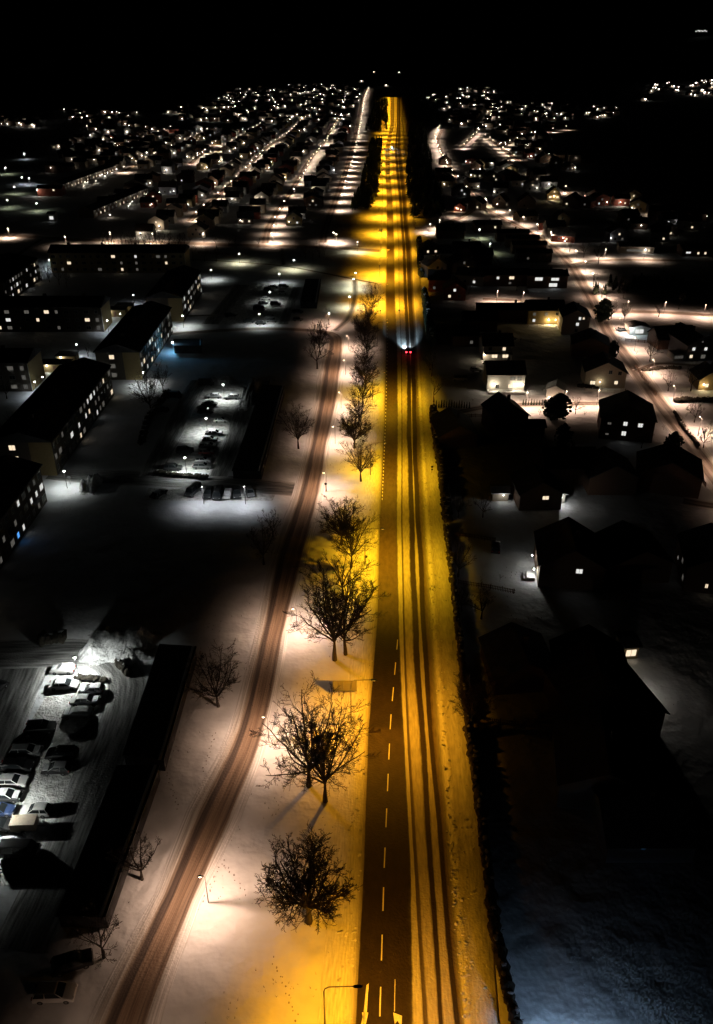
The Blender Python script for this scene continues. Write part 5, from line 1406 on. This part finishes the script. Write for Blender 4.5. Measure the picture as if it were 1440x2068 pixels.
# hill on the right with a lit building on its crest
hv = []; hf = []
hc = G(1417, 160); hc = Vector((hc.x * 1.25, 3500, 0))
for j in range(13):
    for i in range(25):
        u, v = i / 12 - 1, j / 6 - 1
        hv.append((hc.x + u * 1500, hc.y + v * 500, 150 * math.exp(-(u * 2.0) ** 2 - (v * 1.8) ** 2) - 4))
for j in range(12):
    for i in range(24):
        k = j * 25 + i; hf.append((k, k + 1, k + 26, k + 25))
me = bpy.data.meshes.new('hill'); me.from_pydata(hv, [], hf); me.materials.append(M['dark_leaf']); struct('hill', me)
ang = (1417 - 720) / F
zc = hc.y * CP + (H - 150) * SP
t = thing('hilltop_building', 'long lit building alone on the hilltop at the upper right', 'building', (ang * (3500 * CP - 60 * SP), 3500, 146), 0)
bm_ = MB().box(-24, 24, 0, 12, -8, 7)
ob('wall', bm_.mesh('wall', M['render_g']), t); ob('roof', MB().box(-25, 25, -1, 13, 7, 8).mesh('roof', M['roof']), t)
for i, x in enumerate((-20, -13, -7, -1, 5, 12, 18)):
    ob('window', MB().box(-2.2, 2.2, -.3, 0, 0, 3 + (i % 3)).mesh('window', M['win_c']), t, (x, 0, 1 + (i % 2) * 1.5))

# ------------------------------------------------------------------ garden fences, bushes
def fence(P, label, h=1.1, m='wood_br'):
    Q = [G(*p) for p in P]; o = Q[0].copy(); B = MB(); posts = MB()
    t = thing('garden_fence', label, 'fence', o)
    for a, b in zip(Q, Q[1:]):
        L = (b - a).length; d = (b - a).normalized(); an = math.atan2(d.y, d.x)
        T = Matrix.Translation(a - o) @ Matrix.Rotation(an, 4, 'Z')
        for z in (.35, .85): B.box(0, L, -.03, .03, z, z + .09, 0, T)
        k = 0
        while k * .32 < L: B.box(k * .32, k * .32 + .12, -.055, -.032, .1, h, 0, T); k += 1
        k = 0
        while k * 2.2 < L: posts.box(k * 2.2, k * 2.2 + .12, .032, .14, 0, h + .1, 0, T); k += 1
    ob('pickets', B.mesh('pickets', M[m]), t); ob('posts', posts.mesh('posts', M[m]), t)


fence([(905, 845), (960, 843), (1000, 842)], 'picket fence along the lane below the row of clipped conifers')
fence([(1215, 705), (1225, 735), (1245, 770)], 'picket fence on the left kerb of the diagonal street by the dark conifer')
fence([(1262, 792), (1290, 830), (1315, 868)], 'picket fence between the diagonal street and the three-window gable')
fence([(1355, 885), (1395, 940), (1425, 985)], 'low fence on the right verge of the diagonal street near its lower end')
fence([(1325, 800), (1296, 762), (1282, 740)], 'dark fence on the right verge of the diagonal street below the driveway')
fence([(1262, 690), (1320, 694), (1350, 696)], 'picket fence across the snow below the bright garage')
fence([(1180, 790), (1240, 795), (1262, 792)], 'picket fence in front of the broad beige gable house', m='wood_w')
fence([(1000, 1095), (940, 1085), (918, 1084)], 'dark fence closing the lit yard towards the hedge')
fence([(925, 1180), (990, 1190), (1040, 1200)], 'broken dark fence below the lit yard')
fence([(980, 1460), (1060, 1468), (1150, 1475)], 'long low fence between the two darkest gardens')
fence([(400, 512), (470, 516), (500, 517)], 'low fence beside the cross street trees')
BU = evergreen_mesh(9, 1.3, .75)
for x, y, r_ in ((1225, 600, 1), (1250, 690, 1), (1285, 715, .8), (1310, 780, .9), (1335, 760, .8), (1375, 800, 1), (1145, 830, .9), (1180, 838, .7), (1090, 838, 1), (1050, 838, .8), (1010, 860, 1.2), (960, 870, 1.1),
                 (1150, 760, 1), (1165, 775, .9), (1095, 790, .7), (1340, 868, .8), (1300, 850, 1), (925, 1010, .9), (945, 1120, .7), (1010, 1170, .7), (985, 1225, .8), (1260, 745, .7), (1400, 960, 1), (1090, 640, .9),
                 (1066, 660, .9), (1050, 690, .8), (960, 1020, 1), (990, 990, .9), (1200, 690, 1), (1240, 850, .8), (955, 810, .6), (1385, 842, .8), (1425, 870, .8), (905, 600, 1), (890, 560, 1.2)):
    t = thing('garden_bush', 'leafless twiggy bush in the snowy gardens right of the main road', 'bush', G(x, y), rnd.uniform(0, 6), 'garden bushes on the right', sc=r_ * 1.2)
    t.scale = (r_ * .34, r_ * .34, r_ * .26); ob('crown', BTS[int(x) % 2][1], t); ob('stem', BTS[int(x) % 2][0], t)

# ------------------------------------------------------------------ road signs
a, b = G(672.5, 1409), G(717, 1409)
t = thing('road_sign', 'large blank-backed direction sign on two posts, seen from behind beside the main road', 'road sign', G(696, 1405), 0)
ob('panel', MB().box(-1.85, 1.95, -.04, .04, 1.0, 3.1).box(-1.87, 1.97, -.06, -.04, 1.0, 1.06).box(-1.87, 1.97, -.06, -.04, 3.04, 3.1).mesh('panel', M['sign_back']), t)
for x in (-.9, -.2): ob('post', MB().tube([(x, -.1, 0), (x, -.1, 3.0)], [.06, .06], 6).mesh('post', M['metal']), t)
for x, y, h, n, lb in ((872, 958, 2.4, 2, 'pole with two small round discs on the right snowbank'), (751, 952, 2.2, 1, 'small round sign on the verge beside the lamp shadow'), (658, 993, 2.4, 1, 'dark round sign opposite the car park road'),
                       (739, 1140, 2.2, 1, 'small square sign beside the curved-arm lamp'), (868, 757, 2.2, 1, 'dark sign at the roadside hedge gap'), (806, 633, 1.6, 1, 'dark marker post on the median ahead of the car'), (768, 636, 2.0, 1, 'dark sign on the left verge ahead of the car'),
                       (768, 472, 3.0, 3, 'square dark sign board beside the far main road'), (766, 545, 2.2, 1, 'thin sign where the footpath meets the road'), (142, 978, 2.2, 1, 'small sign by the ploughed heap')):
    t = thing('round_sign' if n < 3 else 'square_sign', lb, 'sign', G(x, y), 0)
    ob('post', MB().tube([(0, 0, 0), (0, 0, h)], [.05, .05], 6).mesh('post', M['metal']), t)
    if n == 3: ob('panel', MB().box(-1.1, 1.1, -.08, -.05, h - 1.8, h).mesh('panel', M['darkmetal']), t)
    else:
        for k in range(n): ob('disc', MB().tube([(0, -.09, h - .3 - k * .75), (0, -.06, h - .3 - k * .75)], [.32 - .08 * k, .32 - .08 * k], 12).mesh('disc', M['darkmetal']), t)

# ------------------------------------------------------------------ clods of ploughed snow, dead grass
def scatter(name, pts, matl, label, kind_, seed):
    rn = random.Random(seed); B = MB()
    for x, y in pts:
        if kind_ == 'clod':
            r_ = rn.uniform(.06, .2); B.blob((x, y, rn.uniform(0.02, .3)), (r_ * 1.3, r_, r_ * .8), 5, 3, jit=.3, rn=rn)
        else:
            for k in range(3):
                a = rn.uniform(0, 6.28); l = rn.uniform(.15, .4)
                B.add([(x - .02, y, 0), (x + .02, y, 0), (x + l * .5 * math.cos(a), y + l * .5 * math.sin(a), l)], [(0, 1, 2)])
    tag(ob(name, B.mesh(name, matl)), label, name.replace('_', ' '), kind='stuff')


rn_ = random.Random(77); cl = []
for k in range(2600):
    D = 42 + 200 * rn_.random() ** 1.5; d, cols = road_row(y_of(D))
    if rn_.random() < .3: x = cols[2] + rn_.gauss(0, .5)
    else: x = rn_.choice([cols[13] + rn_.gauss(0, .3), rn_.uniform(cols[13], cols[15]), rn_.uniform(cols[13], cols[15])])
    cl.append((x, D))
scatter('snow_clods', cl, M['bank'], 'lumps of ploughed snow scattered over the banks of the main road', 'clod', 3)
gp = []
for k in range(70):
    c = G(rn_.choice([rn_.uniform(90, 560), rn_.uniform(440, 740), rn_.uniform(950, 1400)]), rn_.uniform(640, 2040))
    for q in range(rn_.randint(4, 16)): gp.append((c.x + rn_.gauss(0, 1.6), c.y + rn_.gauss(0, 1.6)))
scatter('dead_grass', gp, M['bark'], 'tufts of dead grass poking out of the snow', 'grass', 4)

# ------------------------------------------------------------------ footprints in the snow
def prints(pts, label, seed):
    rn = random.Random(seed); B = MB(); P = [G(*p) for p in pts]
    for a, b in zip(P, P[1:]):
        L = (b - a).length; d = (b - a).normalized(); n = Vector((d.y, -d.x, 0)); s = 0; k = 0
        while s < L:
            c = a + d * s + n * (.14 if k % 2 else -.14) + n * rn.uniform(-.08, .08)
            c += Vector((rn.uniform(-.1,.1), rn.uniform(-.1,.1), 0)); B.blob((c.x, c.y, .006), (.09 * rn.uniform(.7, 1.3), .13 * rn.uniform(.7, 1.3), .03), 6, 2, rn=rn, jit=.2, half=True)
            s += rn.uniform(.5, .8); k += 1
    o = ob('footprints', B.mesh('footprints', M['tracks'])); o['kind'] = 'structure'


M['tracks'] = snow_mat('trodden_snow', (.3, .29, .28), 2, 4, .5, .3)
prints([(548, 1935), (566, 1975), (580, 2010), (602, 2062)], '', 1)
prints([(336, 1560), (350, 1600), (362, 1640)], '', 2)
prints([(433, 1480), (420, 1530), (408, 1560)], '', 3)
prints([(75, 1405), (100, 1415), (120, 1440), (118, 1460)], '', 4)
prints([(440, 1725), (470, 1770), (500, 1810)], '', 5)
prints([(446, 1745), (420, 1800), (385, 1860)], '', 6)
print('objects', len(bpy.data.objects))
